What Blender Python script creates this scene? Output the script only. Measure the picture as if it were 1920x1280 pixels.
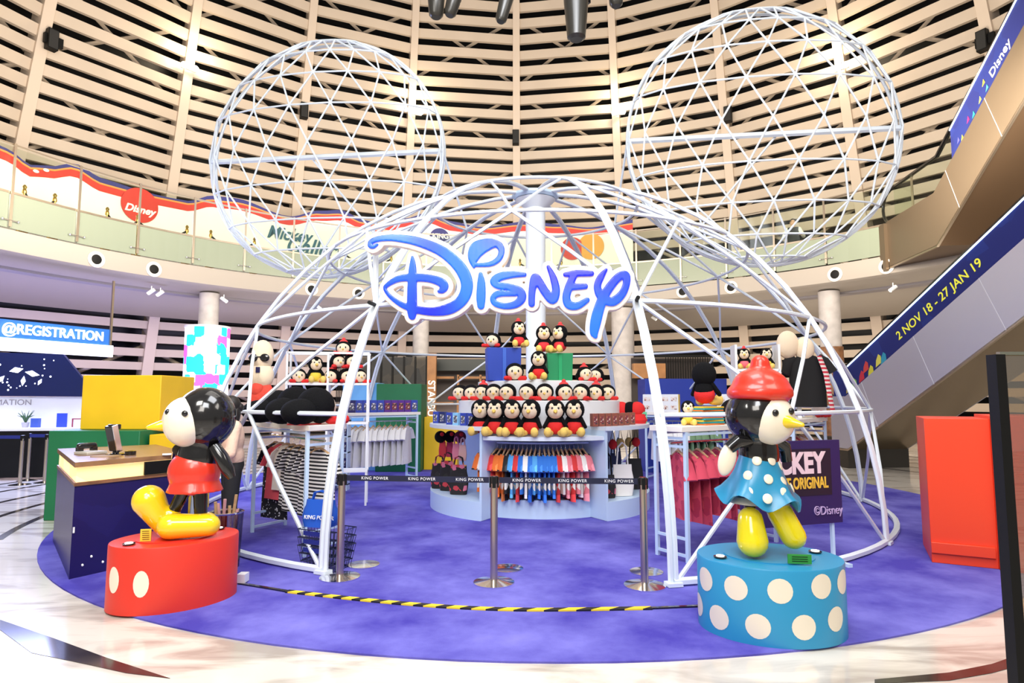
import bpy, math, random
from mathutils import Vector, Matrix
random.seed(7)
for o in list(bpy.data.objects): bpy.data.objects.remove(o)
SC = bpy.context.scene; COL = SC.collection
R = math.radians; sin, cos, pi = math.sin, math.cos, math.pi
# ------------------------------------------------------------------ camera, exposure, world, lights
F, TH, EYE = 1171.4, 0.0889, 1.6
cam = bpy.data.cameras.new('camera'); camo = bpy.data.objects.new('camera', cam); COL.objects.link(camo)
camo.location = (0, 0, EYE); camo.rotation_euler = (pi/2 + TH, 0, 0)
cam.sensor_width = 36; cam.lens = 36*F/1920; cam.clip_end = 200; cam.clip_start = 0.05
SC.camera = camo
SC.view_settings.view_transform = 'Standard'; SC.view_settings.look = 'None'
SC.view_settings.exposure = 0.0; SC.view_settings.gamma = 1; SC.view_settings.use_curve_mapping = False
wd = bpy.data.worlds.new('world'); SC.world = wd; wd.use_nodes = True
wd.node_tree.nodes['Background'].inputs[0].default_value = (1.0, .93, .84, 1)
wd.node_tree.nodes['Background'].inputs[1].default_value = 0.42
def area(name, loc, target, size, power, color=(1, 1, 1), sy=None):
    l = bpy.data.lights.new(name, 'AREA'); l.energy = power; l.color = color; l.size = size
    if sy: l.shape = 'RECTANGLE'; l.size_y = sy
    o = bpy.data.objects.new(name, l); COL.objects.link(o); o.location = loc
    o.rotation_euler = (Vector(target)-Vector(loc)).to_track_quat('-Z', 'Y').to_euler(); return o
area('atrium_light', (0.4, 9.5, 16.5), (0.4, 9.6, 0), 9, 560, (1, .95, .88))
area('front_spot_bank', (-1.5, -3.5, 6.5), (0.5, 9, 1.0), 3.5, 430, (1, .95, .88))
area('wall_wash', (0, 12.5, 5.9), (0, 27, 12.5), 12, 1650, (1, .87, .70), 3)
area('wall_wash_left', (-8.5, 11.5, 6.5), (-19, 17, 12), 6, 650, (1, .87, .72), 3)
area('wall_wash_right', (8.5, 12.0, 6.5), (19, 18, 12), 6, 650, (1, .87, .70), 3)
area('left_blue_wash', (-9.5, 12.0, 4.4), (-7.2, 8.5, 0), 3.0, 620, (.42, .5, 1))
for a_, pw_, c_ in ((-78, 620, (.45, .43, 1)), (-55, 640, (.50, .46, 1)), (-35, 420, (.74, .66, 1)), (-12, 300, (1, .88, .78)), (12, 300, (1, .88, .76)), (36, 330, (1, .88, .74)), (60, 260, (1, .88, .74))):
    u_ = Vector((sin(R(a_)), cos(R(a_)), 0)); c0_ = Vector((0, 10.1, 0))
    area('undercroft_fill', c0_+u_*12.6+Vector((0, 0, .5)), c0_+u_*16.6+Vector((0, 0, 3.6)), 4.2, pw_*.42, c_, .6)  # added unseen fill lamps, no fixtures here; they lift the soffit and lower slats
area('banner_fill', (-3, 13, 9.5), (-7, 20.5, 6), 5, 130, (.95, .96, 1), 2)  # added lamp over the balcony, only to brighten the banner
area('ear_fill', (0, -1.5, 8.5), (0, 10, 6.2), 3, 480, (.95, .97, 1))  # extra high front fill for the wire discs, not a fixture of the hall
area('block_fill', (-3.2, 2.0, 5.2), (-5.3, 8.4, 1.2), 1.5, 170, (1, .97, .9))  # added front left fill, brightens the yellow block behind the counter
area('stage_wash', (0.3, 4.0, 7.5), (0.4, 9.2, 0.6), 3.0, 330, (.93, .95, 1))
area('right_wash', (4.0, 3.0, 6.5), (5.5, 9, 0.6), 2.5, 150, (1, .93, .85))
# ------------------------------------------------------------------ measuring helpers (photo pixels to points of the place)
def ray(x, y):
    X = (x-960)/F; U = -(y-640)/F
    return Vector((X, cos(TH)-U*sin(TH), sin(TH)+U*cos(TH)))
def gz(x, y, z=0.0):
    d = ray(x, y); return Vector((0, 0, EYE)) + d*((z-EYE)/d.z)
def W(x, y, dep):
    d = ray(x, y); return Vector((0, 0, EYE)) + d*(dep/d.y)
# ------------------------------------------------------------------ materials
MC = {}
def mat(name, col, rough=.5, metal=0, emit=0, bump=0, bscale=40, var=0, vscale=3, coat=0, spec=.5, sheen=0):
    if name in MC: return MC[name]
    m = bpy.data.materials.new(name); m.use_nodes = True; nt = m.node_tree; b = nt.nodes['Principled BSDF']
    c = (*col, 1); b.inputs['Base Color'].default_value = c
    b.inputs['Roughness'].default_value = rough; b.inputs['Metallic'].default_value = metal
    b.inputs['Coat Weight'].default_value = coat; b.inputs['Specular IOR Level'].default_value = spec
    if sheen: b.inputs['Sheen Weight'].default_value = sheen
    if emit:
        b.inputs['Emission Color'].default_value = c; b.inputs['Emission Strength'].default_value = emit
    tc = nt.nodes.new('ShaderNodeTexCoord')
    if var:
        n = nt.nodes.new('ShaderNodeTexNoise'); n.inputs['Scale'].default_value = vscale; n.inputs['Detail'].default_value = 4
        nt.links.new(tc.outputs['Object'], n.inputs['Vector'])
        r = nt.nodes.new('ShaderNodeValToRGB'); r.color_ramp.elements[0].position = .3; r.color_ramp.elements[1].position = .7
        r.color_ramp.elements[0].color = (*[max(0, k*(1-var)) for k in col], 1); r.color_ramp.elements[1].color = (*[min(1, k*(1+var)) for k in col], 1)
        nt.links.new(n.outputs['Fac'], r.inputs[0]); nt.links.new(r.outputs[0], b.inputs['Base Color'])
    if bump:
        n = nt.nodes.new('ShaderNodeTexNoise'); n.inputs['Scale'].default_value = bscale
        nt.links.new(tc.outputs['Object'], n.inputs['Vector'])
        bp = nt.nodes.new('ShaderNodeBump'); bp.inputs['Strength'].default_value = bump; bp.inputs['Distance'].default_value = .02
        nt.links.new(n.outputs['Fac'], bp.inputs['Height']); nt.links.new(bp.outputs[0], b.inputs['Normal'])
    MC[name] = m; return m
def nodes(m): return m.node_tree, m.node_tree.nodes['Principled BSDF']
def stripe_mat(name, c1, c2, scale, axis=2, rough=.8, duty=.5):
    if name in MC: return MC[name]
    m = mat(name, c1, rough); nt, b = nodes(m)
    tc = nt.nodes.new('ShaderNodeTexCoord'); s = nt.nodes.new('ShaderNodeSeparateXYZ'); nt.links.new(tc.outputs['Object'], s.inputs[0])
    mu = nt.nodes.new('ShaderNodeMath'); mu.operation = 'MULTIPLY'; mu.inputs[1].default_value = scale; nt.links.new(s.outputs[axis], mu.inputs[0])
    fr = nt.nodes.new('ShaderNodeMath'); fr.operation = 'FRACT'; nt.links.new(mu.outputs[0], fr.inputs[0])
    gt = nt.nodes.new('ShaderNodeMath'); gt.operation = 'GREATER_THAN'; gt.inputs[1].default_value = duty; nt.links.new(fr.outputs[0], gt.inputs[0])
    mx = nt.nodes.new('ShaderNodeMix'); mx.data_type = 'RGBA'; mx.inputs[6].default_value = (*c1, 1); mx.inputs[7].default_value = (*c2, 1)
    nt.links.new(gt.outputs[0], mx.inputs[0]); nt.links.new(mx.outputs[2], b.inputs['Base Color']); return m
def blotch_mat(name, base, cols, scale=14, rough=.8, emit=0, thr=.55, world=False):
    """base cloth or print with irregular coloured patches"""
    if name in MC: return MC[name]
    m = mat(name, base, rough); nt, b = nodes(m)
    tc = nt.nodes.new('ShaderNodeTexCoord'); v = nt.nodes.new('ShaderNodeTexVoronoi'); v.inputs['Scale'].default_value = scale
    nt.links.new(tc.outputs['Object'], v.inputs['Vector'])
    s = nt.nodes.new('ShaderNodeSeparateColor'); nt.links.new(v.outputs['Color'], s.inputs[0])
    r = nt.nodes.new('ShaderNodeValToRGB'); cr = r.color_ramp; cr.interpolation = 'CONSTANT'
    cr.elements[0].color = (*base, 1); cr.elements[1].position = thr; cr.elements[1].color = (*cols[0], 1)
    for i, c in enumerate(cols[1:]):
        e = cr.elements.new(thr+(1-thr)*(i+1)/len(cols)); e.color = (*c, 1)
    nt.links.new(s.outputs[0], r.inputs[0]); nt.links.new(r.outputs[0], b.inputs['Base Color'])
    if emit:
        nt.links.new(r.outputs[0], b.inputs['Emission Color']); b.inputs['Emission Strength'].default_value = emit
    return m
def glass_mat(name, tint, fac=.12, rough=.03):
    if name in MC: return MC[name]
    m = bpy.data.materials.new(name); m.use_nodes = True; nt = m.node_tree; nt.nodes.clear()
    o = nt.nodes.new('ShaderNodeOutputMaterial'); t = nt.nodes.new('ShaderNodeBsdfTransparent'); t.inputs[0].default_value = (*tint, 1)
    g = nt.nodes.new('ShaderNodeBsdfGlossy'); g.inputs[0].default_value = (1, 1, 1, 1); g.inputs['Roughness'].default_value = rough
    x = nt.nodes.new('ShaderNodeMixShader'); x.inputs[0].default_value = fac
    nt.links.new(t.outputs[0], x.inputs[1]); nt.links.new(g.outputs[0], x.inputs[2]); nt.links.new(x.outputs[0], o.inputs[0])
    MC[name] = m; return m
def led_mat(name, col, s):
    return mat(name, col, .5, emit=s)
white_steel = mat('white_painted_steel', (.72, .79, .86), .35, bump=.05)
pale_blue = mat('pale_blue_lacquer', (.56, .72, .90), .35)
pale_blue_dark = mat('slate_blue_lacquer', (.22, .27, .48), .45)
white_lac = mat('white_lacquer', (.86, .88, .9), .3)
cream_top = mat('cream_table_top', (.88, .84, .76), .35)
slat_m = mat('warm_slat_paint', (.60, .50, .40), .5, var=.06, vscale=.6)
pier_m = mat('warm_pier_paint', (.68, .565, .46), .5)
black_m = mat('matte_black', (.004, .004, .004), .6, spec=.25)
gloss_black = mat('gloss_black', (.006, .006, .007), .15, coat=.5)
black_plush = mat('black_plush', (.006, .006, .007), .95, bump=.4, bscale=120, spec=.15)
cream_plush = mat('cream_plush', (.86, .70, .50), .9, bump=.3, bscale=120, sheen=.2)
red_plush = mat('red_plush', (.72, .02, .02), .85, bump=.3, bscale=120)
yellow_plush = mat('yellow_plush', (.86, .60, .14), .85, bump=.3, bscale=120)
red_gloss = mat('red_gloss', (.72, .035, .015), .3, coat=.3)
yellow_gloss = mat('yellow_gloss', (.88, .60, .01), .16, coat=.6)
cream_gloss = mat('cream_gloss', (.86, .78, .62), .2, coat=.4)
steel = mat('brushed_steel', (.55, .47, .38), .28, 1)
chrome = mat('chrome', (.8, .8, .82), .12, 1)
gold = mat('gold_brass', (.85, .58, .18), .2, 1)
wood = mat('light_wood', (.62, .40, .20), .5, var=.2, vscale=20)
dark_wood = mat('dark_wood', (.22, .10, .045), .45, var=.3, vscale=8)
navy = mat('navy_print', (.012, .008, .075), .5)
white_txt = mat('white_lettering', (.9, .9, .9), .5)
# ------------------------------------------------------------------ mesh builder
class B:
    def __init__(s): s.v = []; s.f = []; s.m = []; s.k = 0
    def add(s, vs, fs):
        n = len(s.v); s.v += [tuple(p) for p in vs]; s.f += [tuple(i+n for i in f) for f in fs]; s.m += [s.k]*len(fs); return s
    def box(s, c, d, rz=0, taper=1):
        c = Vector(c); hx, hy, hz = d[0]/2, d[1]/2, d[2]/2; vs = []
        for z in (-1, 1):
            for x, y in ((-1, -1), (1, -1), (1, 1), (-1, 1)):
                t = taper if z > 0 else 1
                p = Vector((x*hx*t, y*hy*t, z*hz)); p.rotate(Matrix.Rotation(rz, 3, 'Z')); vs.append(c+p)
        return s.add(vs, [(3, 2, 1, 0), (4, 5, 6, 7), (0, 1, 5, 4), (1, 2, 6, 5), (2, 3, 7, 6), (3, 0, 4, 7)])
    def prism(s, poly, z0, z1):
        n = len(poly); vs = [(p[0], p[1], z0) for p in poly]+[(p[0], p[1], z1) for p in poly]
        return s.add(vs, [tuple(range(n))[::-1], tuple(range(n, 2*n))]+[(i, (i+1) % n, n+(i+1) % n, n+i) for i in range(n)])
    def slab(s, poly, off):   # 3D polygon given thickness along vector off
        n = len(poly); off = Vector(off); vs = [Vector(p) for p in poly]+[Vector(p)+off for p in poly]
        return s.add(vs, [tuple(range(n))[::-1], tuple(range(n, 2*n))]+[(i, (i+1) % n, n+(i+1) % n, n+i) for i in range(n)])
    def tube(s, path, r, n=8, closed=False, cap=True, squash=None):
        P = [Vector(p) for p in path]; m = len(P); rs = r if isinstance(r, (list, tuple)) else [r]*m
        vs = []; up = None
        for i in range(m):
            if closed: t = P[(i+1) % m]-P[i-1]
            else: t = P[min(i+1, m-1)]-P[max(i-1, 0)]
            if t.length < 1e-9: t = Vector((0, 0, 1))
            t.normalize()
            if up is None:
                up = t.orthogonal() if abs(t.z) > .95 else Vector((0, 0, 1)).cross(t)
            up = (up-t*up.dot(t)); up.normalize(); w = t.cross(up)
            for k in range(n):
                a = 2*pi*(k+.5)/n; q = up*cos(a)*rs[i]+w*sin(a)*rs[i]*(squash or 1); vs.append(P[i]+q)
        fs = []
        for i in range(m if closed else m-1):
            j = (i+1) % m
            for k in range(n): fs.append((i*n+k, i*n+(k+1) % n, j*n+(k+1) % n, j*n+k))
        if cap and not closed: fs += [tuple(range(n))[::-1], tuple(range((m-1)*n, m*n))]
        return s.add(vs, fs)
    def limb(s, a, b, r0, r1, n=12):
        """tapered capsule"""
        a, b = Vector(a), Vector(b); t = (b-a).normalized(); path = []; rs = []
        for k in range(5):
            q = k/4*pi/2; path.append(a-t*r0*cos(q)); rs.append(max(r0*sin(q), .001))
        for k in range(5):
            q = k/4*pi/2; path.append(b+t*r1*sin(q)); rs.append(max(r1*cos(q), .001))
        return s.tube(path, rs, n)
    def lathe(s, prof, c=(0, 0, 0), n=32, sx=1, sy=1, rz=0, closed=False):
        c = Vector(c); vs = []; m = len(prof)
        for r, z in prof:
            for k in range(n):
                a = 2*pi*k/n; x, y = r*cos(a)*sx, r*sin(a)*sy
                vs.append(c+Vector((x*cos(rz)-y*sin(rz), x*sin(rz)+y*cos(rz), z)))
        fs = [(i*n+k, i*n+(k+1) % n, (i+1)*n+(k+1) % n, (i+1)*n+k) for i in range(m-1) for k in range(n)]
        if closed: fs += [((m-1)*n+k, (m-1)*n+(k+1) % n, (k+1) % n, k) for k in range(n)]
        else: fs += [tuple(range(n))[::-1], tuple(range((m-1)*n, m*n))]
        return s.add(vs, fs)
    def ell(s, c, r, rot=(0, 0, 0), n=20, m=12):
        c = Vector(c); M = Matrix.Rotation(rot[2], 3, 'Z') @ Matrix.Rotation(rot[1], 3, 'Y') @ Matrix.Rotation(rot[0], 3, 'X'); vs = [c+M @ Vector((0, 0, -r[2]))]
        for i in range(1, m):
            a = -pi/2+pi*i/m
            for k in range(n):
                q = 2*pi*k/n; vs.append(c+M @ Vector((r[0]*cos(a)*cos(q), r[1]*cos(a)*sin(q), r[2]*sin(a))))
        vs.append(c+M @ Vector((0, 0, r[2]))); L = len(vs)-1
        fs = [(0, 1+(k+1) % n, 1+k) for k in range(n)]
        for i in range(m-2):
            for k in range(n): fs.append((1+i*n+k, 1+i*n+(k+1) % n, 1+(i+1)*n+(k+1) % n, 1+(i+1)*n+k))
        fs += [(L, 1+(m-2)*n+k, 1+(m-2)*n+(k+1) % n) for k in range(n)]
        return s.add(vs, fs)
    def sector(s, c, r0, r1, a0, a1, z0, z1, n=16):
        """solid ring sector; angles in degrees from the -Y direction towards +X"""
        vs = []; 
        for i in range(n+1):
            a = R(a0+(a1-a0)*i/n); ux, uy = sin(a), -cos(a)
            for r, z in ((r0, z0), (r1, z0), (r1, z1), (r0, z1)): vs.append((c[0]+ux*r, c[1]+uy*r, z))
        fs = [(0, 1, 2, 3), (4*n+3, 4*n+2, 4*n+1, 4*n)]
        for i in range(n):
            for k in range(4):
                fs.append((4*i+k, 4*(i+1)+k, 4*(i+1)+(k+1) % 4, 4*i+(k+1) % 4))
        return s.add(vs, fs)
    def build(s, name, m, parent=None, smooth=True, loc=None, rot=None, bevel=0, auto=True):
        me = bpy.data.meshes.new(name); me.from_pydata(s.v, [], s.f)
        ms = m if isinstance(m, (list, tuple)) else [m]
        for q in ms: me.materials.append(q)
        if len(ms) > 1:
            for p, k in zip(me.polygons, s.m): p.material_index = k
        import bmesh
        bm = bmesh.new(); bm.from_mesh(me); bmesh.ops.recalc_face_normals(bm, faces=bm.faces)
        if smooth:
            for fc in bm.faces: fc.smooth = True
            for e in bm.edges:
                if len(e.link_faces) == 2 and e.calc_face_angle(0) > R(38): e.smooth = False
        bm.to_mesh(me); bm.free()
        o = bpy.data.objects.new(name, me); COL.objects.link(o)
        if parent: o.parent = parent
        if loc is not None: o.location = loc
        if rot is not None: o.rotation_euler = rot
        if bevel:
            b = o.modifiers.new('bevel', 'BEVEL'); b.width = bevel; b.segments = 2; b.limit_method = 'ANGLE'
        return o
def remesh(o, vox, sm=6):
    r = o.modifiers.new('remesh', 'REMESH'); r.mode = 'VOXEL'; r.voxel_size = vox; r.use_smooth_shade = True
    s = o.modifiers.new('smooth', 'SMOOTH'); s.factor = .6; s.iterations = sm; return o
def tag(o, label=None, cat=None, group=None, kind=None):
    for k, v in (('label', label), ('category', cat), ('group', group), ('kind', kind)):
        if v: o[k] = v
    return o
def thing(name, label, cat, loc=(0, 0, 0), rz=0, group=None):
    o = bpy.data.objects.new(name, None); COL.objects.link(o); o.location = loc; o.rotation_euler = (0, 0, rz)
    o.empty_display_size = .1
    return tag(o, label, cat, group)
def struct(o): o['kind'] = 'structure'; return o
def dup(root, loc, rz=0, label=None, group=None, scale=None, rot=None):
    r = root.copy(); COL.objects.link(r); r.location = loc; r.rotation_euler = rot or (0, 0, rz)
    if scale: r.scale = (scale,)*3
    if label: r['label'] = label
    if group: r['group'] = group
    for ch in list(root.children):
        c = ch.copy(); COL.objects.link(c); c.parent = r
        for g in ch.children:
            d = g.copy(); COL.objects.link(d); d.parent = c
    return r
def text(name, s, size, loc, rot, m, parent=None, ext=.004, align='CENTER', bold=0, sx=1, shear=0, space=1):
    cu = bpy.data.curves.new(name, 'FONT'); cu.body = s; cu.size = size; cu.extrude = ext; cu.align_x = align; cu.align_y = 'CENTER'; cu.offset = bold; cu.shear = shear; cu.space_character = space
    t = bpy.data.objects.new(name, cu); COL.objects.link(t)
    bpy.context.view_layer.update()
    me = bpy.data.meshes.new_from_object(t.evaluated_get(bpy.context.evaluated_depsgraph_get())); me.name = name
    bpy.data.objects.remove(t); me.materials.clear(); me.materials.append(m)
    for p in me.polygons: p.material_index = 0
    o = bpy.data.objects.new(name, me); COL.objects.link(o); o.location = loc; o.rotation_euler = rot; o.scale = (sx, 1, 1)
    if parent: o.parent = parent
    return o
ORD = ['', 'second', 'third', 'fourth', 'fifth', 'sixth', 'seventh', 'eighth', 'ninth', 'tenth', 'eleventh', 'twelfth', 'thirteenth']
def nth(i, n, a='left', b='right'):
    if n == 1: return 'only'
    if i == 0: return a+'most'
    if i == n-1: return b+'most'
    if i <= (n-1)/2: return ORD[i]+' from '+a
    return ORD[n-1-i]+' from '+b
def circ(c, r, z, n=48, a0=0, a1=360):
    return [(c[0]+r*sin(R(a0+(a1-a0)*i/n)), c[1]-r*cos(R(a0+(a1-a0)*i/n)), z) for i in range(n+1)]
# ------------------------------------------------------------------ floor, stripes, carpet
fm = mat('marble_floor', (.72, .68, .62), .13, spec=.6); nt, b = nodes(fm)
tc = nt.nodes.new('ShaderNodeTexCoord'); mp = nt.nodes.new('ShaderNodeMapping'); mp.inputs['Scale'].default_value = (.6, 2.2, 1); mp.inputs['Rotation'].default_value = (0, 0, .5)
n1 = nt.nodes.new('ShaderNodeTexNoise'); n1.inputs['Scale'].default_value = 1.6; n1.inputs['Detail'].default_value = 9; n1.inputs['Distortion'].default_value = 1.2
rp = nt.nodes.new('ShaderNodeValToRGB'); e = rp.color_ramp.elements; e[0].position = .33; e[0].color = (.42, .37, .32, 1); e[1].position = .52; e[1].color = (.74, .69, .61, 1)
nt.links.new(tc.outputs['Object'], mp.inputs[0]); nt.links.new(mp.outputs[0], n1.inputs['Vector']); nt.links.new(n1.outputs['Fac'], rp.inputs[0]); nt.links.new(rp.outputs[0], b.inputs['Base Color'])
fl = B(); fl.box((0, 10, -.05), (48, 48, .1)); struct(fl.build('floor', fm, smooth=False))
dark_marble = mat('dark_marble', (.035, .028, .025), .12, var=.5, vscale=5)
CC = (.311, 10.308); CR = 6.386
ti = 0
def trim(bb, m, smooth=True):
    global ti; ti += 1; return struct(bb.build('trim_%d' % ti, m, smooth=smooth))
for poly in ([(0, 1162), (93, 1194), (202, 1234), (319, 1272), (236, 1262), (169, 1247), (59, 1224), (0, 1181)],
             [(1640, 1274), (1780, 1261), (1860, 1245), (1920, 1224), (1990, 1200), (1990, 1225), (1920, 1246), (1860, 1262), (1780, 1276), (1640, 1282)]):
    trim(B().prism([gz(x, y)[:2] for x, y in poly], 0, .003), dark_marble, False)
for y in (1010, 968, 942, 922, 908, 896, 886, 878):
    p = gz(0, y); rr = math.hypot(p.x-CC[0], p.y-CC[1])
    trim(B().sector(CC, rr-.04, rr+.05, 92 if y < 930 else 230, 297, 0, .003, 64), dark_marble, False)
cm = mat('blue_violet_carpet', (.075, .06, .42), .95, bump=.3, bscale=200, spec=.1); nt, b = nodes(cm)
tc = nt.nodes.new('ShaderNodeTexCoord'); n1 = nt.nodes.new('ShaderNodeTexNoise'); n1.inputs['Scale'].default_value = 1.1; n1.inputs['Detail'].default_value = 6; n1.inputs['Roughness'].default_value = .6
rp = nt.nodes.new('ShaderNodeValToRGB'); e = rp.color_ramp.elements; e[0].position = .36; e[0].color = (.065, .052, .36, 1); e[1].position = .70; e[1].color = (.21, .20, .64, 1)
nt.links.new(tc.outputs['Object'], n1.inputs['Vector']); nt.links.new(n1.outputs['Fac'], rp.inputs[0]); nt.links.new(rp.outputs[0], b.inputs['Base Color'])
o = B().lathe([(CR, 0), (CR, .012), (CR-.01, .015)], (0, 0, 0), 128).build('round_carpet', cm, loc=(*CC, 0))
tag(o, 'large round blue violet carpet under the wire dome', 'carpet')
CZ = .015
# ------------------------------------------------------------------ tower wall: dark glass, piers, slats
BC = (-.03, 10.134); BR = 12.09
def rad(z): return 18.0-.28*(z-6)
def cone(az, z, off=0): r = rad(z)+off; return Vector((BC[0]+r*sin(R(az)), BC[1]+r*cos(R(az)), z))
AZ = [-91, -76, -61, -45.9, -30.8, -15.4, .8, 16.1, 31.6, 46.7, 61.8, 77, 92]
g = B(); n = 60; vs = []; 
for z in (0, 21):
    for i in range(n+1): vs.append(cone(-95+190*i/n, z, 1.5))
g.add(vs, [(i, i+1, n+2+i, n+1+i) for i in range(n)])
gm = mat('night_glass', (.004, .004, .005), .35, spec=.2)
struct(g.build('wall_back', gm))
ZS = [.25+.5*i for i in range(9)]
for y in [-72, -45, -15, 14, 44, 74, 104, 133, 161, 188, 215, 242, 269, 292, 316, 339, 362, 385, 407, 429, 451, 472]:
    z = 10
    for _ in range(30):
        p = cone(.8, z); d = ray(967, y); z = EYE+d.z/d.y*p.y
    ZS.append(z)
for i in range(len(AZ)-1):
    a, c = AZ[i]+.25, AZ[i+1]-.25; s = B()
    for z in ZS:
        h = .162 if z > 5 else .14
        A0, A1 = cone(a, z-h), cone(c, z-h); B0, B1 = cone(a, z+h), cone(c, z+h); k = (cone((a+c)/2, z, .13)-cone((a+c)/2, z))
        s.slab([A0, A1, B1, B0], k)
    for z in (2.2, 7.5, 10.5, 13.5, 16.5):     # crossed braces behind the slats
        s.tube([cone(a, z-1.3, .75), cone(c, z+1.3, .75)], .07, 6); s.tube([cone(c, z-1.3, .75), cone(a, z+1.3, .75)], .07, 6)
    trim(s, slat_m, False)
for a in AZ:
    p = B(); w = .55
    pts = [(cone(a-w, z, .55), cone(a+w, z, .55), cone(a+w, z, -.12), cone(a-w, z, -.12)) for z in (0, 20)]
    p.add([*pts[0], *pts[1]], [(0, 1, 2, 3), (7, 6, 5, 4), (0, 1, 5, 4), (1, 2, 6, 5), (2, 3, 7, 6), (3, 0, 4, 7)])
    trim(p, pier_m, False)
# ------------------------------------------------------------------ balcony: fascia, soffit, deck
fas = mat('fascia_plaster', (.38, .34, .30), .6)
def bal(az, r, z): return Vector((BC[0]+r*sin(R(az)), BC[1]+r*cos(R(az)), z))
def sweep(prof, a0, a1, n=72):
    bb = B(); m = len(prof)
    vs = [bal(a0+(a1-a0)*i/n, r, z) for i in range(n+1) for r, z in prof]
    bb.add(vs, [(i*m+k, i*m+(k+1) % m, (i+1)*m+(k+1) % m, (i+1)*m+k) for i in range(n) for k in range(m)]+[tuple(range(m))[::-1], tuple(range(n*m, n*m+m))]); return bb
o = struct(sweep([(BR, 5.42), (BR-.03, 5.3), (BR-.03, 4.92), (BR+.1, 4.86), (17.9, 4.5), (17.9, 5.0), (17.9, 5.35), (BR+.1, 5.42)], -100, 78).build('ceiling', fas))
o = trim(sweep([(BR+1.2, 4.79), (BR+1.5, 4.77), (BR+1.5, 4.7), (BR+1.2, 4.72)], -100, 78), mat('groove_grey', (.3, .28, .3), .6))
frost = mat('frosted_glass', (.25, .29, .22), .25, spec=.5); clear = glass_mat('clear_glass', (.92, .96, .91), .035, .08)
a = -71.6-7.1*3; posts = []
while a < 62: posts.append(a); a += 7.13
posts[-1] = 61
rail = sweep([(BR-.02, 7.38), (BR+.03, 7.38), (BR+.03, 7.42), (BR-.02, 7.42)], posts[0], 61); rail = tag(rail.build('handrail', steel), 'thin steel handrail along the top of the curved balcony glass', 'handrail')
for i, a in enumerate(posts[:-1]):
    c = posts[i+1]; t = thing('balcony_balustrade', '', 'balustrade', bal((a+c)/2, BR, 5.45), 0, 'balustrade panels of the upper balcony')
    x = (bal((a+c)/2, BR, 0)); off = t.location
    def pan(a, c, z0, z1, nm, m, r0=-.012, r1=.012):
        q = B(); vs = [bal(a+(c-a)*j/4, BR+rr, z)-off for j in range(5) for rr, z in ((r0, z0), (r1, z0), (r1, z1), (r0, z1))]
        q.add(vs, [(j*4+k, j*4+(k+1) % 4, (j+1)*4+(k+1) % 4, (j+1)*4+k) for j in range(4) for k in range(4)]+[(0, 1, 2, 3), (19, 18, 17, 16)])
        return q.build(nm, m, t, smooth=False)
    pan(a+.12, c-.12, 5.45, 6.27, 'frosted_pane', frost); pan(a+.12, c-.12, 6.29, 7.34, 'clear_pane', clear, -.006, .006)
    pan(a+.05, c-.05, 6.25, 6.30, 'ledge_bar', steel, -.03, .05)
    vis = [k for k, q in enumerate(posts[:-1]) if q > -80]
    t['label'] = 'curved balcony balustrade panel with frosted lower glass, %s' % ('beyond the left edge' if i < vis[0] else (str(nth(i-vis[0], len(vis)) if True else '')))
for i, a in enumerate(posts):
    p = bal(a, BR-.06, 5.5); t = thing('balustrade_post', '', 'post', p, R(-a), 'balustrade posts of the upper balcony')
    q = B(); q.box((0, 0, .95), (.055, .02, 1.95)); q.build('post_bar', steel, t)
    q = B(); q.tube([(-.17, 0, .12), (.17, 0, .12)], .013, 6); q.ell((-.17, 0, .12), (.03, .03, .03)); q.ell((.17, 0, .12), (.03, .03, .03)); q.build('spider_clamp', chrome, t)
    n = len(posts); t['label'] = 'slim steel balustrade post, %s along the balcony edge' % (nth(i, n))
# recessed spots in the fascia
sp = [(180, 485), (288, 503), (584, 542), (672, 546), (1280, 543), (1371, 535), (1566, 513), (1663, 498)]
spot0 = thing('recessed_spotlight', 'x', 'spotlight', group='round spotlights set in the balcony fascia')
B().lathe([(.14, 0), (.2, 0), (.21, .03), (.17, .05), (.13, .04), (.12, .0)], n=28, closed=True).build('trim_ring', cream_top, spot0)
B().lathe([(.0, .0), (.12, .0), (.125, .035), (.10, .04), (.0, .042)], n=24).build('dark_lens', black_m, spot0)
for i, (x, y) in enumerate(sp):
    d = ray(x, y); az = math.degrees(math.atan2(d.x, d.y)); 
    A = d.x**2+d.y**2; Bq = -2*(d.x*BC[0]+d.y*BC[1]); Cq = BC[0]**2+BC[1]**2-(BR-.03)**2; tt = (-Bq+math.sqrt(Bq*Bq-4*A*Cq))/2/A
    p = Vector((0, 0, EYE))+d*tt; az = math.atan2(p.x-BC[0], p.y-BC[1]); p.z = 5.12
    lab = 'round recessed spotlight in balcony fascia, %s of the row' % nth(i, len(sp))
    if i == 0: spot0.location = p; spot0.rotation_euler = (pi/2, 0, -az); spot0['label'] = lab
    else: dup(spot0, p, label=lab, rot=(pi/2, 0, -az))
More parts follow.
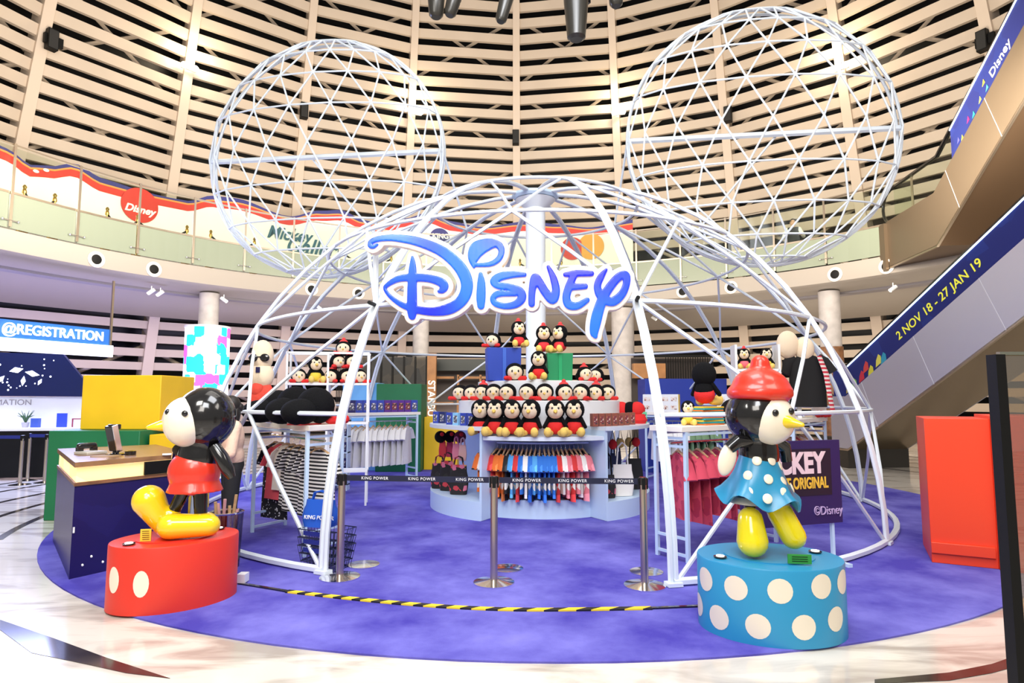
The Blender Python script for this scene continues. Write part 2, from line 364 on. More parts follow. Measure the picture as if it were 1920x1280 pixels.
# banner along the balcony
wavem = mat('banner_white', (.88, .86, .85), .6); bred = mat('banner_red', (.62, .03, .02), .5); bnavy = mat('banner_navy', (.03, .03, .18), .5); borange = mat('banner_orange', (.75, .28, .06), .5)
bt = thing('banner_wall', 'long white exhibition banner with wavy red, orange and navy top edge behind balcony glass', 'banner', bal(0, BR+1.6, 5.35))
off = bt.location; BRR = BR+1.6
WP = []
for x_, y_ in ((0, 288), (30, 303), (50, 322), (90, 326), (140, 324), (190, 352), (250, 368), (350, 389), (400, 382), (450, 388), (540, 416), (600, 408), (640, 408), (680, 424), (720, 430), (760, 420), (800, 412), (850, 428), (900, 435), (980, 428), (1050, 432), (1110, 436), (1195, 424)):
    d_ = ray(x_, y_); A_ = d_.x**2+d_.y**2; B_ = -2*(d_.x*BC[0]+d_.y*BC[1]); C_ = BC[0]**2+BC[1]**2-BRR**2; t_ = (-B_+math.sqrt(B_*B_-4*A_*C_))/2/A_
    WP.append((math.degrees(math.atan2(d_.x*t_-BC[0], d_.y*t_-BC[1])), EYE+d_.z*t_))
def wav(a):
    if a <= WP[0][0]: return WP[0][1]+.09+.1*sin((a-WP[0][0])*.3)
    for (a0, z0), (a1, z1) in zip(WP, WP[1:]):
        if a <= a1: k = (a-a0)/(a1-a0); k = k*k*(3-2*k); return z0+(z1-z0)*k+.09
    return WP[-1][1]+.09
def band(nm, m, lo, hi, th):
    q = B(); N = 140; vs = []
    for i in range(N+1):
        a = -92+(19.5+92)*i/N
        for rr, z in ((-th, lo(a)), (.05, lo(a)), (.05, hi(a)), (-th, hi(a))): vs.append(bal(a, BRR+rr, z)-off)
    q.add(vs, [(j*4+k, j*4+(k+1) % 4, (j+1)*4+(k+1) % 4, (j+1)*4+k) for j in range(N) for k in range(4)]+[(0, 1, 2, 3), (4*N+3, 4*N+2, 4*N+1, 4*N)]); return q.build(nm, m, bt)
band('white_panel', wavem, lambda a: 5.35, lambda a: wav(a)-.19, 0)
band('red_stripe', bred, lambda a: wav(a)-.2, lambda a: wav(a), .01)
band('orange_stripe', borange, lambda a: wav(a), lambda a: wav(a)+.05, .01)
band('navy_stripe', bnavy, lambda a: wav(a)+.05, lambda a: wav(a)+.15+.04*sin(R(a*23)), .01)
def on_banner(x, y, rr=-.03):
    d = ray(x, y); r = BRR+rr; A = d.x**2+d.y**2; Bq = -2*(d.x*BC[0]+d.y*BC[1]); Cq = BC[0]**2+BC[1]**2-r*r; tt = (-Bq+math.sqrt(Bq*Bq-4*A*Cq))/2/A
    p = Vector((0, 0, EYE))+d*tt; return p, math.atan2(p.x-BC[0], p.y-BC[1])
def disc_on(x, y, rr, nm, m, sc=(1, 1)):
    p, az = on_banner(x, y); q = B(); q.lathe([(rr, 0), (rr, .02)], n=32, sx=sc[0], sy=sc[1]); o = q.build(nm, m, bt); o.location = p-off; o.rotation_euler = (pi/2, 0, -az); return o
disc_on(262, 385, .52, 'red_disc', bred); disc_on(824, 446, .38, 'navy_disc', bnavy)
disc_on(1073, 466, .44, 'red_disc', bred); disc_on(1108, 462, .5, 'orange_disc', mat('banner_amber', (.8, .36, .05), .5))
disc_on(67, 321, .07, 'white_dot', white_txt, (1, .6)); disc_on(86, 319, .07, 'white_dot', white_txt, (1, .6))
tealt = mat('teal_lettering', (.02, .10, .16), .5)
def btext(s, x, y, size, m, sh=0, bold=.01, sx=1):
    p, az = on_banner(x, y, -.06); o = text('lettering', s, size, p-off, (pi/2, 0, -az), m, bt, bold=bold, shear=sh, sx=sx); return o
btext('Mickey', 542, 440, .62, tealt, .35, .012, .85); btext('Gallery', 590, 466, .82, tealt, .35, .015, .85)
btext('KING', 826, 443, .26, white_txt); btext('POWER', 826, 458, .2, white_txt); btext('Disney', 262, 393, .3, white_txt, .3)
# gold rope posts on the balcony
gp = thing('rope_post', '', 'rope post', group='gold rope posts along the balcony banner')
B().lathe([(.12, 0), (.12, .02), (.03, .04), (.025, .05), (.025, 1.0), (.045, 1.02), (.03, 1.05), (.05, 1.1), (.02, 1.15)], n=16).build('gold_post', gold, gp)
B().lathe([(.05, .94), (.05, 1.0)], n=12).build('rope_collar', gold, gp)
gx = [43, 101, 201, 259, 352, 397, 479, 650, 735, 975, 1052]
rope_pts = []
for i, x in enumerate(gx):
    d = ray(x, 400+0*x); r = BR+.32; A = d.x**2+d.y**2; Bq = -2*(d.x*BC[0]+d.y*BC[1]); Cq = BC[0]**2+BC[1]**2-r*r; tt = (-Bq+math.sqrt(Bq*Bq-4*A*Cq))/2/A
    p = Vector((0, 0, EYE))+d*tt; p.z = 5.5; rope_pts.append(p)
    lab = 'gold rope post behind balcony glass, %s of the gold posts' % nth(i, len(gx))
    if i == 0: gp.location = p; gp['label'] = lab
    else: dup(gp, p, label=lab)
k = 0
pairs = [(0, 1), (2, 3), (3, 4), (5, 6), (7, 8), (9, 10)]
for i, j in pairs:
    A, C_ = rope_pts[i]+Vector((0, 0, .97)), rope_pts[j]+Vector((0, 0, .97))
    pa = [A.lerp(C_, t/10)+Vector((0, 0, -.28*4*(t/10)*(1-t/10))) for t in range(11)]
    o = B().tube(pa, .03, 8).build('barrier_rope', gloss_black); k += 1
    tag(o, 'black rope sagging between gold posts on balcony, %s rope' % nth(k-1, len(pairs)), 'rope', 'black ropes along the balcony banner')
# ------------------------------------------------------------------ columns under the balcony
conc = mat('pale_concrete', (.5, .47, .46), .6, var=.12, vscale=4)
def col_at(x, rr, dia, lab):
    d = ray(x, 640); A = d.x**2+d.y**2; Bq = -2*(d.x*BC[0]+d.y*BC[1]); Cq = BC[0]**2+BC[1]**2-rr*rr; tt = (-Bq+math.sqrt(Bq*Bq-4*A*Cq))/2/A
    p = Vector((0, 0, EYE))+d*tt; p.z = 0; t = thing('round_column', lab, 'column', p, 0, 'round concrete columns under the balcony')
    B().lathe([(dia/2, 0), (dia/2, 4.78)], n=32).build('shaft', conc, t); return t, p
col_at(789, 12.9, .58, 'round pale concrete column left of the hanging word sign base')
col_at(1168, 12.9, .8, 'broad pale concrete column behind the hanging sign tail')
t, p = col_at(1558, 12.9, .6, 'round concrete column with dark brown lower half beside escalator')
B().lathe([(.33, 0), (.33, 3.1)], n=32).build('brown_cladding', dark_wood, t)
t, lp = col_at(389, 12.9, .57, 'round grey column carrying a glowing pink and cyan drum')
lt = thing('illuminated_drum', 'glowing cylinder sleeve with cyan, pink and white geometric print around column', 'light display', lp+Vector((0, 0, .3)))
lm = blotch_mat('geometric_print', (.9, .95, 1), [(.02, .62, .72), (.02, .6, .7), (.85, .12, .5), (.8, .9, .95)], 3.4, emit=.75, thr=.35)
v = [n_ for n_ in lm.node_tree.nodes if n_.type == 'TEX_VORONOI'][0]; v.distance = 'CHEBYCHEV'; v.inputs['Randomness'].default_value = .5
B().lathe([(.61, 0), (.63, 0), (.63, 3.4), (.61, 3.4)], n=48, closed=True).build('printed_sleeve', lm, lt); B().lathe([(.3, 3.4), (.65, 3.4), (.65, 3.46), (.3, 3.46)], n=48, closed=True).build('top_ring', white_lac, lt)
B().lathe([(.3, -.3), (.65, -.3), (.65, 0), (.3, 0)], n=48, closed=True).build('foot_ring', white_lac, lt)
# ------------------------------------------------------------------ wire dome
DC = Vector((.396, 10.32, CZ)); DR = 4.992; PH = 11.14
def sph(az, el, r=DR): return Vector((r*cos(R(el))*sin(R(az)), -r*cos(R(el))*cos(R(az)), r*sin(R(el))))
dome = thing('wire_dome', 'huge white steel wire dome over the round shop display', 'dome', DC)
E1, E2, E3, E4 = 16.6, 30.5, 48.2, 70.3
for k in range(10):
    az = PH+36*k; q = B()
    for s_ in (-1, 1):
        q.tube([sph(az, el)+Vector((cos(R(az)), sin(R(az)), 0))*s_*.024+Vector((0, 0, .0)) for el in [0, 4, 8, 12, E1, 21, 26, E2, 36, 42, E3, 54, 60, 65, E4, 76, 82, 86]], .026, 6)
    q.box(sph(az, 0)+Vector((0, 0, .02)), (.13, .1, .03), R(az)); q.build('arched_rib', white_steel, dome)
gap0, gap1 = PH, PH+36*9
for el, nm, r_, a0, a1 in ((.4, 'base_hoop', .035, gap0, gap1), (E1, 'hoop', .022, gap0, gap1), (E2, 'hoop', .024, 0, 360), (E3, 'hoop', .024, 0, 360), (E4, 'hoop', .026, 0, 360)):
    B().tube([sph(a0+(a1-a0)*i/80, el) for i in range(81)], r_, 6).build(nm, white_steel, dome)
def strut(a, b, r_=.021):
    B().tube([a, a.lerp(b, .5).normalized()*(.25*DR+.75*a.lerp(b, .5).length), b], r_, 6).build('strut', white_steel, dome)
for k in range(10):
    az = PH+36*k; h = az+18
    strut(sph(az, E4), sph(h, E3)); strut(sph(az+36, E4), sph(h, E3))
    strut(sph(h, E3), sph(az, E2)); strut(sph(h, E3), sph(az+36, E2))
    if k != 9:
        strut(sph(az, E2), sph(h, E1)); strut(sph(az+36, E2), sph(h, E1))
        strut(sph(h, E1), sph(az, 0)); strut(sph(h, E1), sph(az+36, 0))
B().lathe([(.36, 4.93-.02), (.40, 4.95), (.40, 4.99), (.36, 5.0)], n=10).build('hub_plate', pale_blue, dome)
B().tube([sph(PH-36, E2), sph(PH-36, E2)+Vector((0, -.05, .52))], .03, 8).build('sign_mast', white_steel, dome)
o = thing('central_column', 'smooth white column rising from the display to dome top', 'column', DC)
B().lathe([(.165, 0), (.165, 4.75), (.30, 4.86), (.34, 4.9)], n=40).build('shaft', mat('white_satin', (.82, .88, .93), .35), o)
# ears: two flat wire discs
un = Vector((sin(R(-7)), -cos(R(-7)), 0)); ul = Vector((cos(R(-7)), sin(R(-7)), 0))
def wire_disc(lx, z, RR, lab, side):
    c = DC+ul*lx; c.z = z; t = thing('wire_disc', lab, 'wire disc', c, 0, 'round wire discs above the dome')
    def pt(u, v, w=0): return ul*u*RR+Vector((0, 0, v*RR))+un*w
    def bul(u, v): return .32*RR*math.sqrt(max(0, 1-u*u-v*v))
    for w in (0, -.14): B().tube([pt(cos(2*pi*i/72), sin(2*pi*i/72), w) for i in range(72)], .026, 6, closed=True).build('rim', white_steel, t)
    B().tube([pt(-1, 0), pt(1, 0)], .05, 6).build('cross_beam', white_steel, t)
    rows = []
    for j in range(-4, 5):
        la = R(18.2*j); v = sin(la); cr = cos(la); N = max(2, round(9*cr)) if True else 0
        ks = [(-.5*(N)+.0+i) for i in range(N+1)]
        pts = []
        for i in range(-5, 6):
            lo = R(20.5*(i+(.5 if j % 2 else 0)))
            if abs(lo) < pi/2-.12: pts.append((sin(lo)*cr, v, i, j))
        row = [(-cr, v)]+[(p[0], p[1]) for p in pts]+[(cr, v)]
        if j: B().tube([pt(u, v_, bul(u, v_)) for u, v_ in row], .016, 6).build('lattice_row', white_steel, t)
        rows.append({p[2]: (p[0], p[1]) for p in pts})
    def chain(start, right):
        pts = []; i = start
        for jj in range(9):
            j = jj-4; 
            if i in rows[jj]: pts.append(rows[jj][i])
            if right: i = i+1 if j % 2 else i
            else: i = i if j % 2 else i-1
        return pts
    for right in (True, False):
        for st in range(-9, 10):
            ch = chain(st, right)
            if len(ch) >= 2:
                for e, sgn in ((0, -1), (-1, 1)):
                    u, v = ch[e]; a, bq = (ch[1], ch[0]) if e == 0 else (ch[-2], ch[-1]); du, dv = bq[0]-a[0], bq[1]-a[1]
                    L = math.hypot(u+du*.6, v+dv*.6); w_ = ((u+du*.6)/L, (v+dv*.6)/L)
                    if e == 0: ch = [w_]+ch
                    else: ch = ch+[w_]
                B().tube([pt(u, v, bul(u, v)) for u, v in ch], .016, 6).build('lattice_bar', white_steel, t)
    s_ = 1 if side < 0 else -1
    kk = {(-1): PH+36*6, 1: PH+36*3}[side]
    B().tube([pt(s_, 0), DC+sph(kk, E4)-c], .02, 6).build('stay_bar', white_steel, t)
    B().tube([pt(-s_*.12, 0, -.05), pt(s_*.55, -.8, -.1)], .018, 6).build('stay_bar', white_steel, t)
    return t
LEFT_EAR = wire_disc(-3.76, 5.86, 2.15, 'large round white wire lattice disc above the dome, left one', -1)
RIGHT_EAR = wire_disc(3.70, 5.87, 2.15, 'large round white wire lattice disc above the dome, right one', 1)
# ------------------------------------------------------------------ hanging word sign
sA = DC+sph(PH, E2); sB = DC+sph(PH-36, E2); sn = (sA-sB).cross(Vector((0, 0, 1))); sn.z = 0; sn.normalize()
if sn.y > 0: sn = -sn
so = sA+sn*.29
def onsign(u, v, w=0):
    x = 660+u/3.4286; y = 420+v/3.4286; d = ray(x, y); o_ = Vector((0, 0, EYE)); t = (so-o_).dot(sn)/d.dot(sn); return o_+d*t+sn*w
STR = [[(165, 132, 5), (140, 146, 10), (120, 140, 14), (122, 118, 13), (155, 100, 15), (220, 90, 17), (300, 92, 21), (420, 112, 27), (560, 165, 32), (655, 235, 36), (715, 310, 38), (740, 385, 37), (728, 455, 36), (685, 512, 33), (615, 548, 33), (520, 562, 25), (420, 550, 22), (330, 522, 17), (255, 472, 12), (215, 420, 9), (228, 392, 11), (300, 352, 18), (400, 343, 23), (500, 350, 23), (570, 372, 27), (594, 400, 27), (580, 426, 18), (560, 434, 8)],
       [(390, 212, 6), (392, 260, 18), (390, 330, 25), (388, 450, 29), (388, 550, 30), (388, 592, 22)],
       [(828, 322, 11), (832, 380, 24), (830, 470, 28), (830, 525, 22)],
       [(784, 278, 6), (770, 235, 16), (768, 190, 20), (790, 145, 24), (840, 122, 22), (900, 116, 20), (948, 140, 22), (962, 180, 18), (940, 228, 16), (885, 258, 13), (800, 264, 9)],
       [(930, 128, 14), (860, 150, 26), (815, 190, 22), (790, 240, 12), (784, 278, 5)],
       [(1110, 325, 12), (1040, 324, 19), (960, 336, 24), (912, 366, 22), (935, 394, 20), (1010, 404, 20), (1078, 432, 26), (1092, 475, 26), (1055, 514, 22), (985, 527, 18), (920, 508, 18), (908, 472, 16), (950, 447, 18), (1050, 452, 10)],
       [(1155, 512, 20), (1158, 430, 21), (1176, 345, 25), (1205, 375, 25), (1245, 440, 26), (1290, 485, 28), (1312, 430, 24), (1296, 350, 21), (1262, 276, 10)],
       [(1370, 325, 12), (1450, 316, 19), (1540, 318, 15)], [(1430, 322, 20), (1396, 400, 24), (1378, 470, 24), (1395, 518, 26), (1450, 524, 22), (1512, 488, 15)], [(1396, 405, 20), (1500, 400, 16)],
       [(1634, 294, 8), (1600, 340, 20), (1578, 395, 22), (1590, 450, 24), (1625, 488, 24), (1680, 496, 28), (1735, 450, 24), (1763, 385, 22), (1760, 332, 25), (1720, 335, 24), (1668, 390, 26), (1622, 460, 28), (1592, 530, 32), (1568, 620, 34), (1556, 695, 26), (1566, 722, 12)]]
def cr_interp(P, m=6):
    out = []; n = len(P)
    for i in range(n-1):
        p0, p1, p2, p3 = P[max(i-1, 0)], P[i], P[i+1], P[min(i+2, n-1)]
        for k in range(m):
            t = k/m; out.append(tuple(.5*((2*p1[j])+(-p0[j]+p2[j])*t+(2*p0[j]-5*p1[j]+4*p2[j]-p3[j])*t*t+(-p0[j]+3*p1[j]-3*p2[j]+p3[j])*t**3) for j in range(3)))
    out.append(P[-1]); return out
def brush(bb, st, grow, w0, w1):
    P = cr_interp(st); n = len(P); Lf, Rt = [], []
    for i in range(n):
        a, c = P[max(i-1, 0)], P[min(i+1, n-1)]; tx, ty = c[0]-a[0], c[1]-a[1]; L = math.hypot(tx, ty) or 1; r_ = max(P[i][2], 2)+grow
        Lf.append((P[i][0]-ty/L*r_, P[i][1]+tx/L*r_)); Rt.append((P[i][0]+ty/L*r_, P[i][1]-tx/L*r_))
    for i in range(n-1):
        q = [Lf[i], Lf[i+1], Rt[i+1], Rt[i]]; bb.slab([onsign(u, v, w0)-so for u, v in q], sn*(w1-w0))
    for i in range(0, n, 1):
        r_ = max(P[i][2], 2)+grow
        if i in (0, n-1) or i % 4 == 0:
            bb.slab([onsign(P[i][0]+r_*cos(2*pi*k/18), P[i][1]+r_*sin(2*pi*k/18), w0)-so for k in range(18)], sn*(w1-w0))
sign = thing('word_sign', 'big glowing blue script word sign on cream backing hung over the dome entrance', 'sign', so)
bm_ = mat('lit_blue_acrylic', (.02, .12, .95), .25); nt, b = nodes(bm_)
tc = nt.nodes.new('ShaderNodeTexCoord'); sx = nt.nodes.new('ShaderNodeSeparateXYZ'); nt.links.new(tc.outputs['Object'], sx.inputs[0])
n1 = nt.nodes.new('ShaderNodeTexNoise'); n1.inputs['Scale'].default_value = 1.6; n1.inputs['Detail'].default_value = 0; nt.links.new(tc.outputs['Object'], n1.inputs['Vector'])
rp = nt.nodes.new('ShaderNodeValToRGB'); e = rp.color_ramp.elements; e[0].position = .36; e[0].color = (.010, .018, .80, 1); e[1].position = .66; e[1].color = (.010, .12, .95, 1)
nt.links.new(n1.outputs['Fac'], rp.inputs[0]); nt.links.new(rp.outputs[0], b.inputs['Base Color']); nt.links.new(rp.outputs[0], b.inputs['Emission Color']); b.inputs['Emission Strength'].default_value = .45
bb = B(); [brush(bb, s_, 30, -.10, 0) for s_ in STR]; remesh(bb.build('cream_backing', mat('sign_cream', (.90, .78, .66), .5), sign, smooth=False), .008, 2)
groups = [('letter_d', STR[0:2]), ('letter_i', STR[2:3]), ('letter_i_dot', STR[3:5]), ('letter_s', STR[5:6]), ('letter_n', STR[6:7]), ('letter_e', STR[7:10]), ('letter_y', STR[10:11])]
for nm, ss in groups:
    bb = B(); [brush(bb, s_, 1.5, -.012, .022) for s_ in ss]; remesh(bb.build(nm, bm_, sign, smooth=False), .006, 2)
B().tube([sA-so, sA-so+sn*.2], .02, 8).build('mount_pin', black_m, sign)
B().tube([sB-so, sB-so+sn*.2], .02, 8).build('mount_pin', black_m, sign)
# ------------------------------------------------------------------ generic bird plush toys (rounded, black head, cream face)
def plush_sit(nm, s=1.0, extra=None, shirt=red_plush, feet=yellow_plush):
    t = thing(nm, '', 'plush toy')
    q = B(); q.ell((0, 0, .30), (.115, .105, .12)); q.ell((0, .01, .14), (.085, .08, .11)); q.limb((0, 0, .18), (0, 0, .28), .07, .06); body = q.build('body', black_plush, t)
    q = B(); q.ell((0, -.042, .285), (.092, .075, .088)); q.ell((-.035, -.05, .33), (.042, .05, .05)); q.ell((.035, -.05, .33), (.042, .05, .05)); face = q.build('face', cream_plush, t)
    q = B(); q.ell((-.034, -.102, .318), (.013, .009, .016), n=10, m=6); q.ell((.034, -.102, .318), (.013, .009, .016), n=10, m=6); q.build('eyes', gloss_black, face)
    q = B(); q.limb((0, -.11, .283), (0, -.145, .275), .026, .012, 8); q.build('beak', feet, face)
    q = B(); q.ell((0, .0, .105), (.098, .092, .085)); q.build('outfit', shirt, t)
    for sg in (-1, 1):
        B().limb((sg*.07, 0, .2), (sg*.125, -.06, .11), .028, .022, 8).build('wing', black_plush, t)
        q = B(); q.limb((sg*.05, -.06, .04), (sg*.085, -.17, .045), .03, .045, 10); q.ell((sg*.088, -.185, .055), (.045, .04, .055), n=12, m=8); q.build('foot', feet, t)
    if extra == 'hat':
        q = B(); q.ell((0, .01, .375), (.07, .065, .055)); q.ell((0, .01, .435), (.03, .03, .03)); q.build('hat', mat('red_dotted_felt', (.8, .05, .05), .8), t)
    return t
def plush_lie(nm, shirt=red_plush, extra=None):
    t = thing(nm, '', 'plush toy')
    q = B(); q.ell((0, 0, .115), (.12, .11, .115)); q.ell((0, .13, .08), (.09, .13, .08)); q.build('body', black_plush, t)
    q = B(); q.ell((0, -.048, .105), (.10, .078, .092)); face = q.build('face', cream_plush, t)
    q = B(); q.ell((-.04, -.118, .12), (.011, .008, .018), n=10, m=6); q.ell((.04, -.118, .12), (.011, .008, .018), n=10, m=6); q.build('eyes', gloss_black, face)
    q = B(); q.limb((0, -.12, .092), (0, -.145, .088), .018, .008, 8); q.build('beak', yellow_plush, face)
    for sg in (-1, 1):
        B().limb((sg*.06, -.06, .028), (sg*.12, -.13, .03), .028, .03, 8).build('paw', shirt, t)
    if extra == 'hat':
        q = B(); q.ell((.0, .02, .21), (.065, .06, .045)); q.ell((0, .02, .26), (.028, .028, .028)); q.build('hat', mat('red_dotted_felt', (.8, .05, .05), .8), t)
    return t
P_SIT = plush_sit('plush_bird'); P_HAT = plush_sit('plush_bird', extra='hat', shirt=mat('red_dress', (.72, .03, .04), .8)); P_LIE = plush_lie('plush_bird'); P_LIEH = plush_lie('plush_bird', extra='hat')
P_YEL = plush_sit('plush_bird', shirt=mat('yellow_outfit', (.8, .6, .06), .8)); P_PINK = plush_sit('plush_bird', extra='hat', shirt=mat('pink_outfit', (.8, .15, .2), .8))
first = {}
def put(proto, p, rz, sc, label, group):
    if proto.name not in first:
        first[proto.name] = 1; proto.location = p; proto.rotation_euler = (0, 0, rz); proto.scale = (sc,)*3; proto['label'] = label; proto['group'] = group; return proto
    return dup(proto, p, rz, label, group, sc)
def toward(p): return math.atan2(p[0], p[1])*-1     # face the camera side
# ------------------------------------------------------------------ round central display
UC = Vector((.41, 9.6, CZ)); UR = 1.57
unit = thing('round_display_unit', 'round pale blue shop display with open bays and stepped white top tiers', 'display unit', UC)
o0 = (0, 0)
q = B(); q.sector(o0, .7, UR+.06, 30, 128, 0, .24, 24); q.sector(o0, .7, UR+.06, -128, -30, 0, .24, 24); q.build('bay_plinth', pale_blue, unit)
q = B(); q.sector(o0, .7, UR-.28, -30, 30, 0, .24, 16); q.build('recessed_plinth', pale_blue, unit)
q = B(); q.sector(o0, .7, UR+.06, 128, 232, 0, 1.14, 24); q.build('rear_body', pale_blue, unit)
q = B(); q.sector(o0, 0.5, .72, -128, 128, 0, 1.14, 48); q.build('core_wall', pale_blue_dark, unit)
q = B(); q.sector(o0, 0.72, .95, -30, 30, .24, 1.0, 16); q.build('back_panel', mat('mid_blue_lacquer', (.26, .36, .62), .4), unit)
for a in (-128, -30, 30, 128):
    ax = R(a); q = B(); d = Vector((sin(ax), -cos(ax), 0)); q.box(d*(.7+(UR+.06-.7)/2)+Vector((0, 0, .58)), (.035, UR+.06-.7, 1.15), ax); q.build('side_panel', pale_blue, unit)
for a0, a1 in ((-128.7, -29.3), (29.3, 128.7)):
    B().sector(o0, .5, UR+.08, a0, a1, 1.15, 1.2, 28).build('counter_top', mat('white_blue_top', (.72, .8, .9), .3), unit)
B().sector(o0, .5, UR+.04, -29.3, 29.3, 1.03, 1.08, 16).build('front_shelf', mat('white_blue_top', (.72, .8, .9), .3), unit)
B().sector(o0, .5, .55+.6, -29.3, 29.3, 1.081, 1.2, 16).build('shelf_back', white_lac, unit)
B().sector(o0, .5, UR+.08, 128.8, 231.2, 1.15, 1.2, 20).build('counter_top', white_lac, unit)
B().tube([(sin(R(a))*1.3, -cos(R(a))*1.3, .98) for a in range(-28, 29, 4)], .013, 8).build('hanging_rail', pale_blue, unit)
for a in (-28, 28): pass
B().lathe([(1.22, 1.201), (1.22, 1.53), (1.19, 1.54), (0.3, 1.54)], n=72).build('lower_tier', white_lac, unit)
B().lathe([(.93, 1.541), (.93, 1.81), (.90, 1.82), (.3, 1.82)], n=64).build('upper_tier', white_lac, unit)
# plush on the display
def around(px, r, z):
    """point on circle of radius r (front side) about the display centre seen at photo column px"""
    k = (px-960)/F*1.005; # x = k*y
    a = 1+k*k; b_ = -2*(UC.x*k+UC.y); c = UC.x**2+UC.y**2-r*r; D = max(b_*b_-4*a*c, 0); y = (-b_-math.sqrt(D))/2/a
    return Vector((k*y, y, z))
xs = [902, 930, 959, 995, 1040, 1076]
for i, x in enumerate(xs):
    p = around(x, 1.42, 1.08+CZ); put(P_SIT, p, toward(p)+random.uniform(-.3, .3), 1.14, 'sitting plush with black head and red outfit, %s of six on front shelf' % nth(i, 6), 'plush toys seated on the front shelf')
xs = [864, 884, 906, 926, 952, 989, 1021, 1057, 1089, 1116, 1137]
for i, x in enumerate(xs):
    p = around(x, 1.05, 1.54+CZ); put(P_LIEH if i in (2, 7, 9) else P_LIE, p, toward(p)+random.uniform(-.35, .35), 1.02, 'lying plush with big cream face, %s in the row on lower white tier' % nth(i, 11), 'plush toys lying on the lower white tier')
for i, (x, pr, sc) in enumerate([(929, P_LIE, 1), (965, P_LIE, 1.1), (1010, P_SIT, 1.0), (1095, P_LIEH, .95), (1118, P_LIE, .9)]):
    p = around(x, .78, 1.82+CZ); put(pr, p, toward(p)+random.uniform(-.4, .4), sc, 'plush with cream face and red outfit, %s on the upper white tier' % nth(i, 5), 'plush toys on the upper white tier')
# gift boxes on top
def gift(nm, px, y, w, d, h, m, rm, lab):
    p = W(px, 700, y); p.z = 1.82+CZ; t = thing(nm, lab, 'gift box', p, R(8))
    B().box((0, 0, h/2), (w*.94, d*.94, h), 0, 1.06).build('box_body', m, t, bevel=.006)
    B().box((0, -d/2-.002, h/2), (.05, .012, h), 0).build('ribbon', rm, t); return t
blue_card = mat('royal_blue_card', (.02, .06, .42), .5); green_card = mat('green_card', (.01, .25, .09), .5)
gift('gift_box', 943, 9.15, .5, .34, .48, blue_card, mat('blue_ribbon', (.05, .14, .6), .4), 'royal blue gift box left of white column on upper tier')
gift('gift_box', 1046, 9.15, .38, .34, .40, green_card, mat('green_ribbon', (.015, .33, .12), .4), 'green gift box right of white column on upper tier')
for i, (x, h, pr, sc, lab) in enumerate([(925, .48, P_LIE, .95, 'plush with pink cheeks lying on blue gift box, left one'), (972, .48, P_HAT, .95, 'plush with red headwear sitting on blue gift box beside column'),
                               (1019, .40, P_HAT, .98, 'plush with red headwear sitting on green gift box beside column'), (1050, .40, P_HAT, 1.0, 'plush in red dress sitting on right corner of green gift box')]):
    p = W(x, 640, 9.12); p.z = 1.825+CZ+h; put(pr, p, toward(p)+(-.3, .2, .1, -.5)[i], sc, lab, 'plush toys on the gift boxes')
# product boxes
def pbox(m, w, d, h, pic=None, win=(.6, .6)):
    t = thing('product_box', '', 'box'); B().box((0, 0, h/2), (w, d, h)).build('carton', m, t, bevel=.003)
    B().box((0, -d/2-.001, h*.48), (w*win[0], .003, h*win[1])).build('front_window', pic or black_m, t); return t
pic_w = blotch_mat('print_grey', (.10, .10, .14), [(.6, .6, .65), (.2, .2, .3), (.85, .8, .75)], 40); pic_r = blotch_mat('print_brown', (.2, .04, .05), [(.7, .6, .5), (.05, .05, .05), (.5, .2, .15)], 40)
blue_c = mat('blue_carton', (.03, .06, .42), .4); pur_c = mat('purple_carton', (.10, .02, .26), .4); brown_c = mat('brown_carton', (.28, .08, .05), .5); grn_c = mat('mint_carton', (.15, .62, .35), .5)
lb = [blue_c, mat('deep_navy_carton', (.01, .02, .12), .4), blue_c, mat('sky_carton', (.25, .55, .85), .4), blue_c, blue_c]
for i, x in enumerate([821, 833, 846, 858, 872, 886]):
    t = pbox(lb[i], .09, .09, .17, pic_w); p = around(x, 1.45, 1.2+CZ); t.location = p; t.rotation_euler = (0, 0, toward(p)-.5)
    tag(t, 'small %s carton, %s in the row on left bay counter' % (('blue', 'navy', 'blue', 'sky blue', 'blue', 'blue')[i], nth(i, 6)), group='small cartons on the left bay counter')
for i, x in enumerate([1112, 1124, 1136, 1148, 1159, 1170, 1181, 1193, 1203]):
    t = pbox(brown_c if i < 7 else grn_c, .08, .09, .17, pic_r if i < 7 else pic_w); p = around(x, 1.45, 1.2+CZ); t.location = p; t.rotation_euler = (0, 0, toward(p)+.45)
    tag(t, 'small %s carton, %s in the row on right bay counter' % ('brown' if i < 7 else 'mint green', nth(i, 9)), group='small cartons on the right bay counter')
for i, (x, m, l) in enumerate([(1163, red_plush, 'red'), (1180, black_plush, 'black'), (1192, red_plush, 'red')]):
    p = around(x, 1.15, 1.2+CZ); t = thing('plush_hat', '%s rounded plush hat on right bay counter, %s of three' % (l, nth(i, 3)), 'hat', p, 0, 'plush hats behind the brown cartons')
    q = B(); q.ell((0, 0, .2), (.12, .11, .12)); q.build('crown', m, t); B().lathe([(.13, 0), (.15, .05), (.12, .14), (.1, .14), (.11, .05), (.1, 0)], n=20, closed=True).build('brim', m, t)
for i, (x, y) in enumerate([(820, 1.05), (806, .7), (833, .9)][:1]):
    pass
